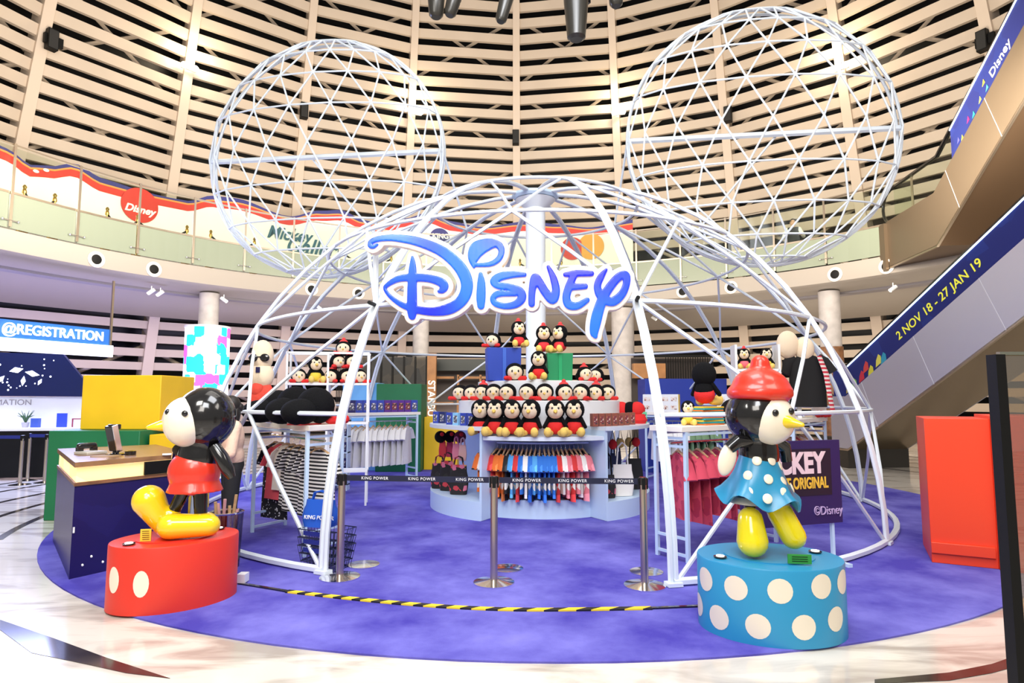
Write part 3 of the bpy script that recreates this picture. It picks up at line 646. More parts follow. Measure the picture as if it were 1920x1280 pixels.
# ------------------------------------------------------------------ garments
GC = {}
def garment_mesh(kind, w, h, th, seed=0):
    """flattened hanging garment; local origin at the hanger rail, x = width, -z down"""
    rnd = random.Random(seed); q = B(); N, M_ = 20, 9; vs = []
    ph = [rnd.uniform(0, 6) for _ in range(3)]
    for j in range(M_):
        v = j/(M_-1); z = -.10-h*v; hw = w/2*((.52+.48*min(1, v*6)) if v < .17 else (.92+(.22 if kind == 'dress' else .05)*v))
        for k in range(N):
            a = 2*pi*k/N; rip = 1+.12*v*sin(5*a+ph[0]); x = hw*cos(a)*(1+.05*v*sin(3*a+ph[1])); y = th/2*sin(a)*rip*(.55+.45*v) + .01*v*sin(4*a+ph[2])
            zz = z + (.03*(1-abs(cos(a))) if j == 0 else 0)
            vs.append((x, y, zz))
    q.add(vs, [(j*N+k, j*N+(k+1) % N, (j+1)*N+(k+1) % N, (j+1)*N+k) for j in range(M_-1) for k in range(N)]+[tuple(range(N)), tuple(range((M_-1)*N, M_*N))[::-1]])
    if kind != 'slip':
        for sg in (-1, 1): q.tube([(sg*w*.30, 0, -.12), (sg*w*.45, 0, -.17), (sg*w*.62, 0, -.33)], [.05, .06, .075], 10, squash=max(.35, th/.2))
    return q
def garment(nm, kind, w, h, th, m, seed=0, lab='', cat='shirt', hang=True, hm=None):
    t = thing(nm, lab, cat)
    garment_mesh(kind, w, h, th, seed).build('cloth', m, t)
    if hang:
        q = B(); q.tube([(-w*.42, 0, -.13), (-.02, 0, -.06), (.02, 0, -.06), (w*.42, 0, -.13)], [.01, .014, .014, .01], 8)
        hg = q.build('hanger', hm or wood, t)
        B().tube([(0, 0, -.06), (0, 0, -.02), (.015, 0, .008), (0, 0, .024), (-.015, 0, .012)], .003, 6).build('hook', chrome, hg)
    return t
# central bay garments, seen edge on
cols = {'orange': (.75, .16, .02), 'white': (.8, .78, .74), 'red': (.6, .03, .03), 'blue': (.02, .16, .6), 'black': (.01, .01, .012), 'pink': (.75, .2, .24), 'sky blue': (.08, .35, .75)}
seq = ['orange', 'white', 'white', 'red', 'orange', 'orange', 'black', 'sky blue', 'red', 'blue', 'white', 'blue', 'sky blue', 'blue', 'blue', 'blue', 'blue', 'red', 'white', 'pink', 'red', 'pink', 'white', 'pink']
mixm = {k: blotch_mat('printed_'+k, v, [(.8, .77, .7), (.01, .01, .01), tuple(min(1, c*1.6+.03) for c in v)], 9, thr=.58) for k, v in cols.items()}
for i, cn in enumerate(seq):
    x = 909+ (1090-909)*i/(len(seq)-1); p = around(x, 1.3, .98+CZ+.0)
    g_ = garment('hanging_shirt', 'tee', .31, .52+.05*(i % 3), .05, mixm[cn], i, '%s printed shirt on front bay rail, %s' % (cn, nth(i, len(seq))), 'shirt')
    p.z -= .024; g_.location = p; az = math.atan2(p.x-UC.x, -(p.y-UC.y)); g_.rotation_euler = (0, 0, az+pi/2+random.uniform(-.12, .12)); g_.scale = (1, 1, 1); g_['group'] = 'printed shirts in the front bay of the round display'
# fix too many ordinals
# side bays: floral bags, pouches and white tote bags
flor = blotch_mat('black_floral_cloth', (.012, .01, .012), [(.5, .04, .06), (.7, .35, .1), (.02, .02, .02), (.6, .15, .25)], 18, thr=.62)
def bag(nm, lab, m, p, w, h, d, rz, hm=None, handle=.25, cat='bag', group=None):
    t = thing(nm, lab, cat, p, rz, group); q = B(); vs = []; M_ = 6; N = 20
    for j in range(M_):
        v = j/(M_-1); hw = w/2*(.82+.18*sin(pi*min(1, v*1.2))); hd = d/2*(1-.75*v)
        for k in range(N):
            a = 2*pi*k/N; vs.append((hw*math.copysign(abs(cos(a))**.6, cos(a)), hd*math.copysign(abs(sin(a))**.6, sin(a)), h*v))
    q.add(vs, [(j*N+k, j*N+(k+1) % N, (j+1)*N+(k+1) % N, (j+1)*N+k) for j in range(M_-1) for k in range(N)]+[tuple(range(N))[::-1], tuple(range((M_-1)*N, M_*N))]); q.build('bag_body', m, t)
    if handle:
        for s_ in (-1, 1):
            B().tube([(-w*.25, s_*.01, h*.95), (-w*.18, s_*.015, h+handle*.8), (0, s_*.02, h+handle), (w*.18, s_*.015, h+handle*.8), (w*.25, s_*.01, h*.95)], .008, 6).build('strap', hm or m, t)
    return t
def bay(px, r, z): return around(px, r, z+CZ)
for i, (x, r, w, h) in enumerate([(826, 1.32, .26, .36), (842, 1.4, .26, .42), (862, 1.38, .28, .4)]):
    p = bay(x, r, .245); bag('tote_bag', 'black floral bag with red roses standing in left bay, %s of three' % nth(i, 3), flor, p, w, h, .12, toward(p)-.3, handle=.12, group='black floral bags in the left bay')
for i, (x, m, l) in enumerate([(832, mat('scarlet_pouch', (.6, .02, .04), .6), 'scarlet'), (845, mat('crimson_pouch', (.5, .02, .10), .6), 'crimson'), (857, mat('pink_pouch', (.8, .25, .35), .6), 'pink'), (869, mat('rose_pouch', (.75, .45, .42), .6), 'pale rose')]):
    p = bay(x, 1.3, .245+.45); bag('pouch', '%s small pouch hanging above the floral bags' % l, m, p, .12, .22, .05, toward(p)-.3, handle=.10, group='small pouches hung in the left bay')
for i, (x, m, l) in enumerate([(828, black_plush, 'black'), (846, black_plush, 'black'), (864, mat('plum_plush', (.15, .01, .03), .8), 'plum')]):
    p = bay(x, 1.2, .245+.66); t = thing('plush_purse', '%s plush purse at top of left bay, %s of three' % (l, nth(i, 3)), 'purse', p, toward(p), 'plush purses at the top of the left bay')
    B().ell((0, 0, .09), (.09, .05, .09)).build('purse_body', m, t); B().ell((.02, -.045, .13), (.03, .015, .03)).build('red_charm', red_plush, t)
wt = mat('white_canvas', (.82, .8, .76), .8)
for i, (x, r, m, l, w, h) in enumerate([(1136, 1.38, flor, 'black floral', .22, .3), (1163, 1.42, wt, 'white canvas', .32, .42), (1184, 1.34, mat('black_canvas', (.01, .01, .012), .8), 'black canvas', .28, .44)]):
    p = bay(x, r, .245); bag('tote_bag', '%s tote bag standing in right bay of round display' % l, m, p, w, h, .12, toward(p)+.3, handle=.30, hm=wt if i == 1 else black_m)
for i, (x, m, l) in enumerate([(1146, red_plush, 'red'), (1160, yellow_plush, 'yellow'), (1176, yellow_plush, 'yellow'), (1189, red_plush, 'red')]):
    p = bay(x, 1.25, .245+.62); t = thing('plush_purse', '%s plush charm purse at top of right bay, %s of four' % (l, nth(i, 4)), 'purse', p, toward(p), 'plush purses at the top of the right bay')
    B().ell((0, 0, .06), (.06, .04, .07)).build('purse_body', m, t); B().tube([(-.03, 0, .11), (0, 0, .28), (.03, 0, .11)], .006, 6).build('strap', black_m, t)
for i, x in enumerate([1124, 1134, 1146, 1156]):
    p = bay(x, 1.2, .245+.35); bag('drawstring_pouch', 'dark drawstring pouch hung in right bay, %s of four' % nth(i, 4), mat('dark_blue_cloth', (.01, .02, .08), .8), p, .09, .2, .04, toward(p)+.3, handle=.2, group='dark pouches in the right bay')
# ------------------------------------------------------------------ podiums
def ell_cyl_hit(c, a, b_, ph, x, y):
    d = ray(x, y); o = Vector((0, 0, EYE))-Vector((c[0], c[1], 0)); M = Matrix.Rotation(-ph, 3, 'Z'); d = M @ d; o = M @ o
    A = (d.x/a)**2+(d.y/b_)**2; Bq = 2*(d.x*o.x/a/a+d.y*o.y/b_/b_); C_ = (o.x/a)**2+(o.y/b_)**2-1; D = Bq*Bq-4*A*C_
    t = (-Bq-math.sqrt(max(D, 0)))/2/A; p = o+d*t; return math.atan2(p.y/b_, p.x/a), p.z
def podium(lab, c, a, b_, ph, h, m, dots, dm, dr, dh):
    t = thing('oval_podium', lab, 'podium', (c[0], c[1], CZ), ph)
    B().lathe([(1, 0), (1, h-.01), (.99, h), (.01, h)], n=96, sx=a, sy=b_).build('podium_body', m, t)
    B().lathe([(.62, h), (.62, h+.008)], n=48, sx=a, sy=b_).build('turntable', m, t)
    for (x, y) in dots:
        an, z = ell_cyl_hit(c, a, b_, ph, x, y); z -= CZ; q = B(); vs = [(a*cos(an)*1.004, b_*sin(an)*1.004, z)]; N = 20
        for rr in (.5, 1):
            for k in range(N):
                u = dr*rr*cos(2*pi*k/N); w = dh*rr*sin(2*pi*k/N); ds = math.hypot(a*sin(an), b_*cos(an)); q_ = an+u/ds; vs.append((a*cos(q_)*1.004, b_*sin(q_)*1.004, max(.003, min(h-.003, z+w))))
        q.add(vs, [(0, 1+k, 1+(k+1) % N) for k in range(N)]+[(1+k, 1+N+k, 1+N+(k+1) % N, 1+(k+1) % N) for k in range(N)]); q.build('dot', dm, t)
    for s_ in (-1, 1):
        q = B(); q.lathe([(.04, h+.001), (.045, h+.012), (.03, h+.014), (.02, h+.008)], (s_*a*.72, -b_*.38*s_*(-1 if s_ > 0 else -1)*.8, 0), 20); l = q.build('puck_light', gloss_black, t)
        B().lathe([(.028, h+.0145), (.028, h+.018)], (s_*a*.72, b_*.38*s_*.8, 0), 20).build('light_lens', led_mat('warm_led', (1, .95, .85), 3), l)
    return t
ivory = mat('ivory_paint', (.84, .76, .62), .4)
RP = (-2.67, 5.09); BP = (1.80, 4.50)
podium('red oval podium with ivory oval spots on carpet at left', RP, .46, .36, R(35), .48, mat('red_paint', (.70, .035, .018), .4), [(213, 1087), (264, 1095)], ivory, .055, .095)
podium('bright blue oval podium with ivory polka dots on carpet at right', BP, .485, .40, R(-8), .48, mat('sky_blue_paint', (.025, .28, .52), .35),
       [(1322, 1085), (1379, 1102), (1463, 1108), (1541, 1099), (1580, 1090), (1311, 1132), (1347, 1157), (1421, 1174), (1508, 1176), (1568, 1160)], ivory, .078, .078)
# ------------------------------------------------------------------ bird statues (plain rounded figures)
t = thing('bird_statue', 'tall glossy black and cream statue in red shorts and yellow boots facing left', 'statue', (RP[0], RP[1], CZ+.49))
q = B(); q.ell((.19, 0, .93), (.235, .225, .25)); q.ell((.15, 0, .62), (.165, .15, .2)); q.limb((.19, 0, .74), (.12, 0, .5), .13, .15); q.limb((.07, 0, .4), (-.03, -.03, .16), .06, .05); q.limb((.17, 0, .4), (.2, -.02, .12), .06, .05); body = remesh(q.build('body', gloss_black, t), .018)
q = B(); q.ell((.09, -.07, .90), (.19, .195, .205), (0, -.2, 0)); face = remesh(q.build('face', cream_gloss, t), .014)
q = B(); q.ell((.0, -.215, .98), (.022, .02, .024)); q.ell((.15, -.25, .97), (.024, .018, .024)); q.build('eyes', gloss_black, face)
q = B(); q.limb((-.02, -.14, .88), (-.15, -.2, .86), .06, .018, 16); q.build('beak', yellow_gloss, face)
q = B(); q.ell((.12, 0, .5), (.2, .185, .19)); q.lathe([(.17, .44), (.20, .37), (.215, .34), (.19, .345), (.15, .44)], (.13, 0, 0), 32, closed=True); remesh(q.build('shorts', red_gloss, t), .014, 3)
q = B(); q.tube([(.3, -.06, .7), (.37, -.08, .62), (.42, -.07, .52), (.45, -.06, .46)], [.05, .055, .05, .03], 12); q.build('wing', gloss_black, t)
q = B(); q.tube([(.02, -.06, .68), (-.04, .04, .62), (-.04, .1, .52)], [.05, .05, .03], 12); q.build('wing', gloss_black, t)
q = B(); q.limb((-.07, -.04, .07), (-.20, -.06, .28), .075, .125, 20); q.limb((-.07, -.04, .07), (-.03, -.03, .16), .07, .07, 16); remesh(q.build('boot', yellow_gloss, t), .012)
q = B(); q.limb((.28, -.05, .09), (.03, -.15, .10), .085, .10, 20); q.lathe([(.06, .12), (.085, .14), (.085, .17), (.055, .18)], (.22, -.03, 0), 20); remesh(q.build('boot', yellow_gloss, t), .012)
q = B(); q.box((-.13, -.2, .045), (.075, .01, .09), .2); cd = q.build('caption_card', mat('yellow_card', (.85, .55, .04), .5), t)
for k in range(5): B().box((-.13+.0012*k, -.2062, .075-.015*k), (.05, .001, .004), .2).build('print_line', black_m, cd)
t = thing('bird_statue', 'tall glossy statue with red headwear, blue spotted skirt and yellow shoes', 'statue', (BP[0], BP[1]-.02, CZ+.49))
q = B(); q.ell((-.05, 0, .965), (.225, .215, .215)); q.ell((-.05, 0, .70), (.14, .13, .19)); q.limb((-.12, 0, .4), (-.15, -.02, .15), .045, .04); q.limb((.0, 0, .4), (.08, -.02, .25), .045, .045); remesh(q.build('body', gloss_black, t), .016)
q = B(); q.ell((.0, -.075, .94), (.175, .165, .18), (0, .2, 0)); face = remesh(q.build('face', cream_gloss, t), .013)
q = B(); q.ell((-.02, -.235, .99), (.022, .016, .024)); q.ell((.10, -.205, 1.0), (.02, .016, .024)); q.build('eyes', gloss_black, face)
q = B(); q.limb((.06, -.2, .93), (.14, -.27, .91), .05, .016, 16); q.build('beak', yellow_gloss, face)
q = B(); q.ell((-.02, .0, 1.15), (.205, .2, .16), (0, .12, 0)); q.ell((-.02, 0, 1.33), (.07, .07, .07)); q.lathe([(.2, 1.08), (.225, 1.1), (.225, 1.15), (.2, 1.17)], (-.03, 0, 0), 32); hat = remesh(q.build('hat', red_gloss, t), .016)
bw = mat('blue_skirt', (.02, .25, .45), .3); q = B(); N = 48; prof = [(.115, .72), (.135, .66), (.165, .58), (.2, .5), (.245, .42), (.285, .375), (.27, .37), (.22, .41), (.12, .5)]
vs = []
for i, (r_, z) in enumerate(prof):
    k_ = max(0, (.56-z))*1.1
    for k in range(N):
        a = 2*pi*k/N; rr = r_*(1+.35*k_*sin(5*a+.6)); vs.append((-.06+rr*cos(a), rr*sin(a)*.9, z+.22*k_*sin(5*a+.6)+.12*k_*-cos(a)))
q.add(vs, [(i*N+k, i*N+(k+1) % N, (i+1)*N+(k+1) % N, (i+1)*N+k) for i in range(len(prof)-1) for k in range(N)]); sk = q.build('skirt', bw, t)
for (a, z, rr) in [(-1.95, .66, .14), (-1.2, .66, .14), (-.55, .62, .15), (-2.3, .56, .18), (-1.55, .54, .185), (-.9, .52, .19), (-2.2, .455, .235), (-1.15, .455, .235), (-.45, .47, .22), (-1.7, .42, .26)]:
    p = Vector((-.06+rr*cos(a), rr*sin(a)*.9, z)); q = B(); q.ell((0, 0, 0), (.032, .009, .034)); o = q.build('skirt_dot', cream_gloss, sk); o.location = p; o.rotation_euler = (-.35, 0, a+pi/2)
q = B(); q.lathe([(.17, .40), (.20, .375), (.21, .36), (.17, .355), (.1, .39)], (-.06, 0, 0), 32, sy=.9); q.build('petticoat', cream_gloss, t)
q = B(); q.tube([(-.14, -.06, .79), (-.24, -.1, .79), (-.30, -.1, .74)], [.045, .05, .045], 12); q.build('wing', gloss_black, t)
q = B(); q.tube([(.06, 0, .79), (.15, .05, .74), (.17, .06, .64)], [.045, .05, .04], 12); q.build('wing', gloss_black, t)
q = B(); q.ell((-.31, -.1, .67), (.06, .035, .12), (0, .3, 0)); q.build('wing_tip', cream_gloss, t)
for (a, b1, r0, r1) in (((-.15, -.09, .11), (-.145, -.05, .25), .105, .085), ((.14, -.07, .14), (.06, -.05, .3), .085, .085)):
    q = B(); q.limb(a, b1, r0, r1, 20); sh = q.build('shoe', mat('lemon_gloss', (.86, .72, .01), .14, coat=.6), t)
q = B(); q.box((.10, -.24, .03), (.15, .01, .06), -.12); cd = q.build('caption_card', mat('green_card2', (.03, .28, .04), .5), t)
for k in range(3): B().box((.10, -.2462, .045-.014*k), (.10, .001, .004), -.12).build('print_line', black_m, cd)
# ------------------------------------------------------------------ cashier counter
P0, P1, P2, P3 = (-3.87, 5.62), (-3.33, 6.55), (-4.35, 7.7), (-5.08, 7.08)
ct = thing('service_counter', 'dark navy service counter with wooden top and warm lit band', 'counter', (*P0, CZ))
def loc_(pts, off=0):
    c = Vector((sum(p[0] for p in pts)/4, sum(p[1] for p in pts)/4)); return [((Vector(p)-c)*(1+off)+c-Vector(P0)) for p in pts]
FP = [P0, P1, P2, P3]
nv = blotch_mat('navy_night_print', (.012, .008, .085), [(.014, .010, .10)], 5, rough=.35, thr=.8)
B().prism(loc_(FP), 0, .80).build('cabinet_body', nv, ct)
B().prism(loc_(FP, .012), .80, .83).build('lower_trim', dark_wood, ct)
B().prism(loc_(FP, -.02), .83, .965).build('lit_band', blotch_mat('warm_lit_panel', (1, .72, .35), [(1, .66, .28)], 3, emit=1.0, thr=.6), ct)
B().prism(loc_(FP, .02), .965, 1.01).build('counter_top', mat('walnut_top', (.30, .16, .07), .25, var=.25, vscale=6), ct)
e_ = (Vector(P1)-Vector(P0)).normalized(); nrm = Vector((e_.y, -e_.x))
q = B(); c0 = e_*.82+nrm*.012; q.box((c0.x, c0.y, .897), (.44, .02, .125), math.atan2(e_.y, e_.x)); nk = q.build('cable_niche', black_m, ct)
for i_, (s_, z_) in enumerate([(.1, .1), (.17, .16), (.27, .09), (.34, .2), (.4, .12), (.5, .07), (.62, .1), (.72, .14), (.8, .08)]):
    p = e_*s_+nrm*.003; B().ell((p.x, p.y, z_), (.012, .006, .012), n=8, m=6).build('printed_star', white_txt, ct)
q = B(); p = e_*.012+nrm*.004; q.box((p.x, p.y, .42), (.012, .01, .05), math.atan2(e_.y, e_.x)); q.build('white_latch', white_lac, ct)
TOPZ = CZ+1.01
t = thing('payment_terminal', 'black upright payment screen with silver edge on service counter', 'payment terminal', (-3.98, 6.35, TOPZ), R(-20))
B().lathe([(.09, 0), (.09, .012), (.03, .02), (.025, .08)], n=24).build('stand', gloss_black, t)
q = B(); q.box((0, 0, .17), (.11, .05, .26), 0); o = q.build('screen_body', gloss_black, t, bevel=.01); o.rotation_euler = (.25, 0, 0)
q = B(); q.box((.062, 0, .17), (.012, .055, .27)); o = q.build('silver_edge', chrome, t); o.rotation_euler = (.25, 0, 0)
q = B(); q.box((0, -.03, .28), (.08, .09, .05)); o = q.build('card_slot', gloss_black, t, bevel=.008)
t = thing('desk_phone', 'grey desk telephone with black handset on service counter', 'telephone', (-4.28, 6.42, TOPZ), R(-25))
B().slab([(-.11, -.1, 0), (.11, -.1, 0), (.11, -.1, .03), (-.11, -.1, .03)], (0, .2, .0)).build('phone_base', mat('grey_plastic', (.5, .46, .4), .5), t, bevel=.006)
q = B(); q.limb((-.10, -.05, .08), (-.10, .09, .08), .03, .03, 12); q.limb((-.10, -.05, .06), (-.10, .09, .085), .02, .02, 10); q.box((-.10, -.05, .045), (.05, .05, .05)); q.box((-.10, .09, .045), (.05, .05, .05)); q.build('handset', gloss_black, t)
t = thing('tape_roll', 'small black round tape roll beside the payment screen', 'tape', (-3.82, 6.33, TOPZ))
q = B(); q.lathe([(.025, 0), (.05, 0), (.05, .04), (.025, .04)], n=24, closed=True); o = q.build('roll', gloss_black, t)
o = B().lathe([(.13, 0), (.13, .006)], n=24).build('round_mat', mat('cork', (.35, .22, .1), .8), loc=(-3.98, 6.2, TOPZ)); tag(o, 'flat brown round mat in front of the payment screen', 'mat')
o = B().box((0, 0, .004), (.17, .13, .008)).build('paper_pad', white_lac, loc=(-3.42, 6.36, CZ+1.012), rot=(0, 0, .5)); tag(o, 'small white paper pad on the right end of service counter', 'paper pad')
# ------------------------------------------------------------------ queue posts with belts
def stanchion(p, lab, group='steel queue posts closing the dome entrance'):
    t = thing('queue_post', lab, 'queue post', (p[0], p[1], CZ), 0, group)
    B().lathe([(.175, 0), (.175, .012), (.06, .03), (.035, .035)], n=40).build('base', chrome, t)
    B().lathe([(.032, .03), (.032, .86)], n=24).build('tube', steel, t)
    q = B(); q.lathe([(.034, .84), (.034, .90), (.028, .905)], n=24); hd = q.build('belt_head', gloss_black, t)
    for a in range(4): B().box((.034*cos(a*pi/2), .034*sin(a*pi/2), .85), (.014, .03, .09) if a % 2 == 0 else (.03, .014, .09)).build('belt_slot', black_m, hd)
    return t
SP = [gz(637, 1086), gz(926, 1096), gz(1209, 1102)]
for p, l in zip(SP, ('steel queue post left of the entrance in front of dome foot', 'steel queue post in the middle of the entrance', 'steel queue post right of the entrance beside dome foot')): stanchion(p, l)
for p, l in zip([gz(667, 1079), gz(950, 1087), gz(1226, 1094)], ('left', 'middle', 'right')):
    t = thing('post_base', 'spare round steel base plate lying behind the %s queue post' % l, 'base plate', (p.x+.0, p.y+.30, CZ), 0, 'spare round base plates')
    B().lathe([(.15, 0), (.15, .01), (.05, .02), (.01, .02)], n=40).build('plate', chrome, t)
beltm = mat('navy_belt', (.004, .006, .03), .6)
for i in (0, 1):
    a, c = SP[i], SP[i+1]; a = Vector((a.x, a.y, CZ+.868)); c = Vector((c.x, c.y, CZ+.868)); dr = (c-a).normalized(); a += dr*.045; c -= dr*.045; L = (c-a).length; m_ = (a+c)/2; rz = math.atan2(dr.y, dr.x)
    t = thing('queue_belt', 'dark navy retractable belt with white lettering, %s span' % ('left' if i == 0 else 'right'), 'belt', m_, rz, 'retractable belts across the entrance')
    B().box((0, 0, 0), (L, .003, .05)).build('webbing', beltm, t)
    n = 3
    for k in range(n): text('lettering', 'KING POWER', .036, (-L/2+L*(k+.6)/n, -.003, 0), (pi/2, 0, 0), white_txt, t, ext=.0006, space=1.15)
# ------------------------------------------------------------------ hazard tape, cord, adapter
cab = [gz(449, 1098), gz(538, 1113), gz(700, 1131), gz(850, 1143), gz(1000, 1148), gz(1222, 1145), gz(1310, 1141)]
hz = stripe_mat('hazard_stripes', (.85, .62, .03), (.01, .01, .01), 7.5, axis=0, rough=.5, duty=.55)
nt, b = nodes(hz); tcn = [n_ for n_ in nt.nodes if n_.type == 'TEX_COORD'][0]; sxn = [n_ for n_ in nt.nodes if n_.type == 'SEPXYZ'][0]
mp = nt.nodes.new('ShaderNodeMapping'); mp.inputs['Rotation'].default_value = (0, 0, R(55)); nt.links.new(tcn.outputs['Object'], mp.inputs[0]); nt.links.new(mp.outputs[0], sxn.inputs[0])
def ribbon(pts, w, z0, z1):
    q = B(); P = cr_interp([(p.x, p.y, 0) for p in pts], 8); n = len(P); vs = []
    for i in range(n):
        a, c = P[max(i-1, 0)], P[min(i+1, n-1)]; d = Vector((c[0]-a[0], c[1]-a[1])).normalized(); s_ = Vector((-d.y, d.x))*w/2
        for sx_, z in ((-1, z0), (1, z0), (1, z1), (-1, z1)): vs.append((P[i][0]+s_.x*sx_, P[i][1]+s_.y*sx_, z))
    q.add(vs, [(j*4+k, j*4+(k+1) % 4, (j+1)*4+(k+1) % 4, (j+1)*4+k) for j in range(n-1) for k in range(4)]+[(0, 1, 2, 3), (4*n-1, 4*n-2, 4*n-3, 4*n-4)]); return q
o = ribbon(cab[1:6], .055, CZ+.001, CZ+.012).build('hazard_tape', hz); tag(o, 'yellow and black striped hazard tape curving across the blue carpet', 'tape')
o = ribbon(cab[0:2], .03, CZ+.001, CZ+.012).build('floor_cable', gloss_black); tag(o, 'black floor cable from red podium to the striped tape', 'cable')
o = ribbon(cab[5:7], .03, CZ+.001, CZ+.012).build('floor_cable', gloss_black); tag(o, 'black floor cable from striped tape to blue podium', 'cable')
o = B().box((0, 0, .035), (.07, .09, .07)).build('power_adapter', white_lac, loc=(*gz(455, 1096)[:2], CZ+.012)); tag(o, 'small white power adapter beside the red podium', 'adapter')
# ------------------------------------------------------------------ tables and racks
def rack(lab, A, Bp, Cp, h=1.3, top=cream_top, frame=pale_blue, rails=True, group=None):
    """A-B long front edge, B-C short side; frame of square tube with ladder ends"""
    A, Bp, Cp = [Vector((*p, 0)) for p in (A, Bp, Cp)]; D = A+(Cp-Bp); o_ = (A+Bp+Cp+D)/4
    t = thing('display_table', lab, 'table', (o_.x, o_.y, CZ), 0, group); c = [p-o_ for p in (A, Bp, Cp, D)]
    B().prism([(p.x*1.03, p.y*1.03) for p in c], h-.055, h).build('table_top', top, t, bevel=.004)
    ins = [p*.94 for p in c]
    for i in range(4): B().box((ins[i].x, ins[i].y, (h-.055)/2), (.035, .035, h-.055), math.atan2((Bp-A).y, (Bp-A).x)).build('leg', frame, t)
    for i, j in ((1, 2), (3, 0)):
        for z in (h-.12, h-.2, .06, .22): B().tube([ins[i]+Vector((0, 0, z)), ins[j]+Vector((0, 0, z))], .018, 4).build('cross_bar', frame, t)
    for i, j in ((0, 1), (2, 3)): B().tube([ins[i]+Vector((0, 0, h-.08)), ins[j]+Vector((0, 0, h-.08))], .018, 4).build('top_bar', frame, t)
    m1, m2 = (ins[0]+ins[3])/2, (ins[1]+ins[2])/2
    if rails: B().tube([m1+Vector((0, 0, h-.17)), m2+Vector((0, 0, h-.17))], .012, 8).build('hanging_rail', chrome, t)
    return t, o_+m1+Vector((0, 0, h-.17+CZ)), o_+m2+Vector((0, 0, h-.17+CZ))
T1, r1a, r1b = rack('white topped garment table at left holding striped dresses', (-3.1, 7.55), (-2.05, 6.35), (-1.8, 6.8))
T2, r2a, r2b = rack('white topped table at back left holding white dresses', (-3.0, 11.35), (-1.8, 12.25), (-2.06, 12.6))
T3, r3a, r3b = rack('white topped garment table at right holding pink dresses', (1.66, 6.12), (2.95, 7.05), (2.72, 7.4))
T4, r4a, r4b = rack('white topped table at back right holding white and green clothes', (2.55, 12.2), (3.75, 11.4), (4.0, 11.75))
T5, r5a, r5b = rack('white topped table behind the dark sign board at right', (3.55, 7.95), (4.55, 9.1), (4.2, 9.4))
blkst = stripe_mat('black_white_stripes', (.80, .77, .72), (.01, .01, .012), 26, 2)
blkdot = blotch_mat('black_dotted_cloth', (.01, .01, .012), [(.7, .7, .7)], 60, thr=.93)
pinkm = blotch_mat('coral_pink_cloth', (.62, .06, .11), [(.45, .03, .08)], 16, thr=.8); redp = mat('coral_red_cloth', (.75, .09, .11), .8, bump=.3, bscale=20)
creamc = mat('cream_cloth', (.82, .74, .64), .85, bump=.3, bscale=15); whitec = mat('white_cloth', (.84, .83, .83), .85, bump=.4, bscale=18); greenc = mat('sage_cloth', (.16, .27, .14), .85, bump=.3, bscale=18)
def row(ra, rb, items, group, t0=.08, t1=.92, tilt=.9, jit=.12):
    n = len(items); d = (rb-ra).normalized(); base = math.atan2(d.y, d.x)
    for i, (kind, w, h, m, lab, cat) in enumerate(items):
        p = ra.lerp(rb, t0+(t1-t0)*i/max(1, n-1)); g_ = garment('hanging_'+cat, kind, w, h, .07, m, i*3+len(group), lab, cat)
        g_.location = p-Vector((0, 0, .026)); g_.rotation_euler = (0, 0, base+tilt+random.uniform(-jit, jit)); g_['group'] = group
row(r1a, r1b, [('dress', .42, .86, blkdot, 'long black dress with tiny white dots at rack end', 'dress'), ('dress', .42, .62, redp, 'coral red dress on wooden hanger beside the black dotted dress', 'dress'),
               ('dress', .42, .50, creamc, 'plain cream top between coral dress and striped dresses', 'dress')]+
    [('dress', .42, .66+.03*(i % 2), blkst, 'black and white striped dress, %s of five on left rack' % nth(i, 5), 'dress') for i in range(5)], 'garments on the front left rack', tilt=-.35+pi/2*.0+.65)
row(r2a, r2b, [('dress', .50, .70, whitec, 'white child dress on back left rack, %s of eleven' % nth(i, 11), 'dress') for i in range(11)], 'white dresses on the back left rack', tilt=.75)
row(r3a, r3b, [('dress', .38, .62+.04*(i % 3), pinkm, 'coral pink dress on right rack, %s of nine' % nth(i, 9), 'dress') for i in range(9)], 'coral pink dresses on the right rack', tilt=1.2)
row(r4a, r4b, [('dress', .44, .64, whitec if i < 6 else greenc, '%s garment on back right rack, %s of eleven' % ('white' if i < 6 else 'sage green', nth(i, 11)), 'dress') for i in range(11)], 'clothes on the back right rack', tilt=2.2)
row(r5a, r5b, [('dress', .36, .6, [creamc, pinkm][i % 2], '%s garment on far right rack, %s of six' % (('cream', 'pink')[i % 2], nth(i, 6)), 'dress') for i in range(6)], 'garments on the far right rack', tilt=1.1)
# boxes with window on the back left table
zt = 1.3+CZ
fa, fb = Vector((-2.95, 11.55, zt)), Vector((-1.92, 12.3, zt)); rz = math.atan2((fb-fa).y, (fb-fa).x)
for i in range(10):
    m = [mat('night_carton', (.012, .01, .11), .4), blue_c, blue_c, blue_c, blue_c, pur_c, pur_c, pur_c, pur_c, blue_c][i]; p = fa.lerp(fb, i/9)
    t = pbox(m, .125, .10, .23, [pic_w, pic_r][5 <= i <= 8], (.7, .55)); t.location = p; t.rotation_euler = (0, 0, rz*.55)
    tag(t, '%s figure box with window on back left table, %s of ten' % (['dark', 'blue', 'blue', 'blue', 'blue', 'purple', 'purple', 'purple', 'purple', 'blue'][i], nth(i, 10)), group='figure boxes along the back left table')
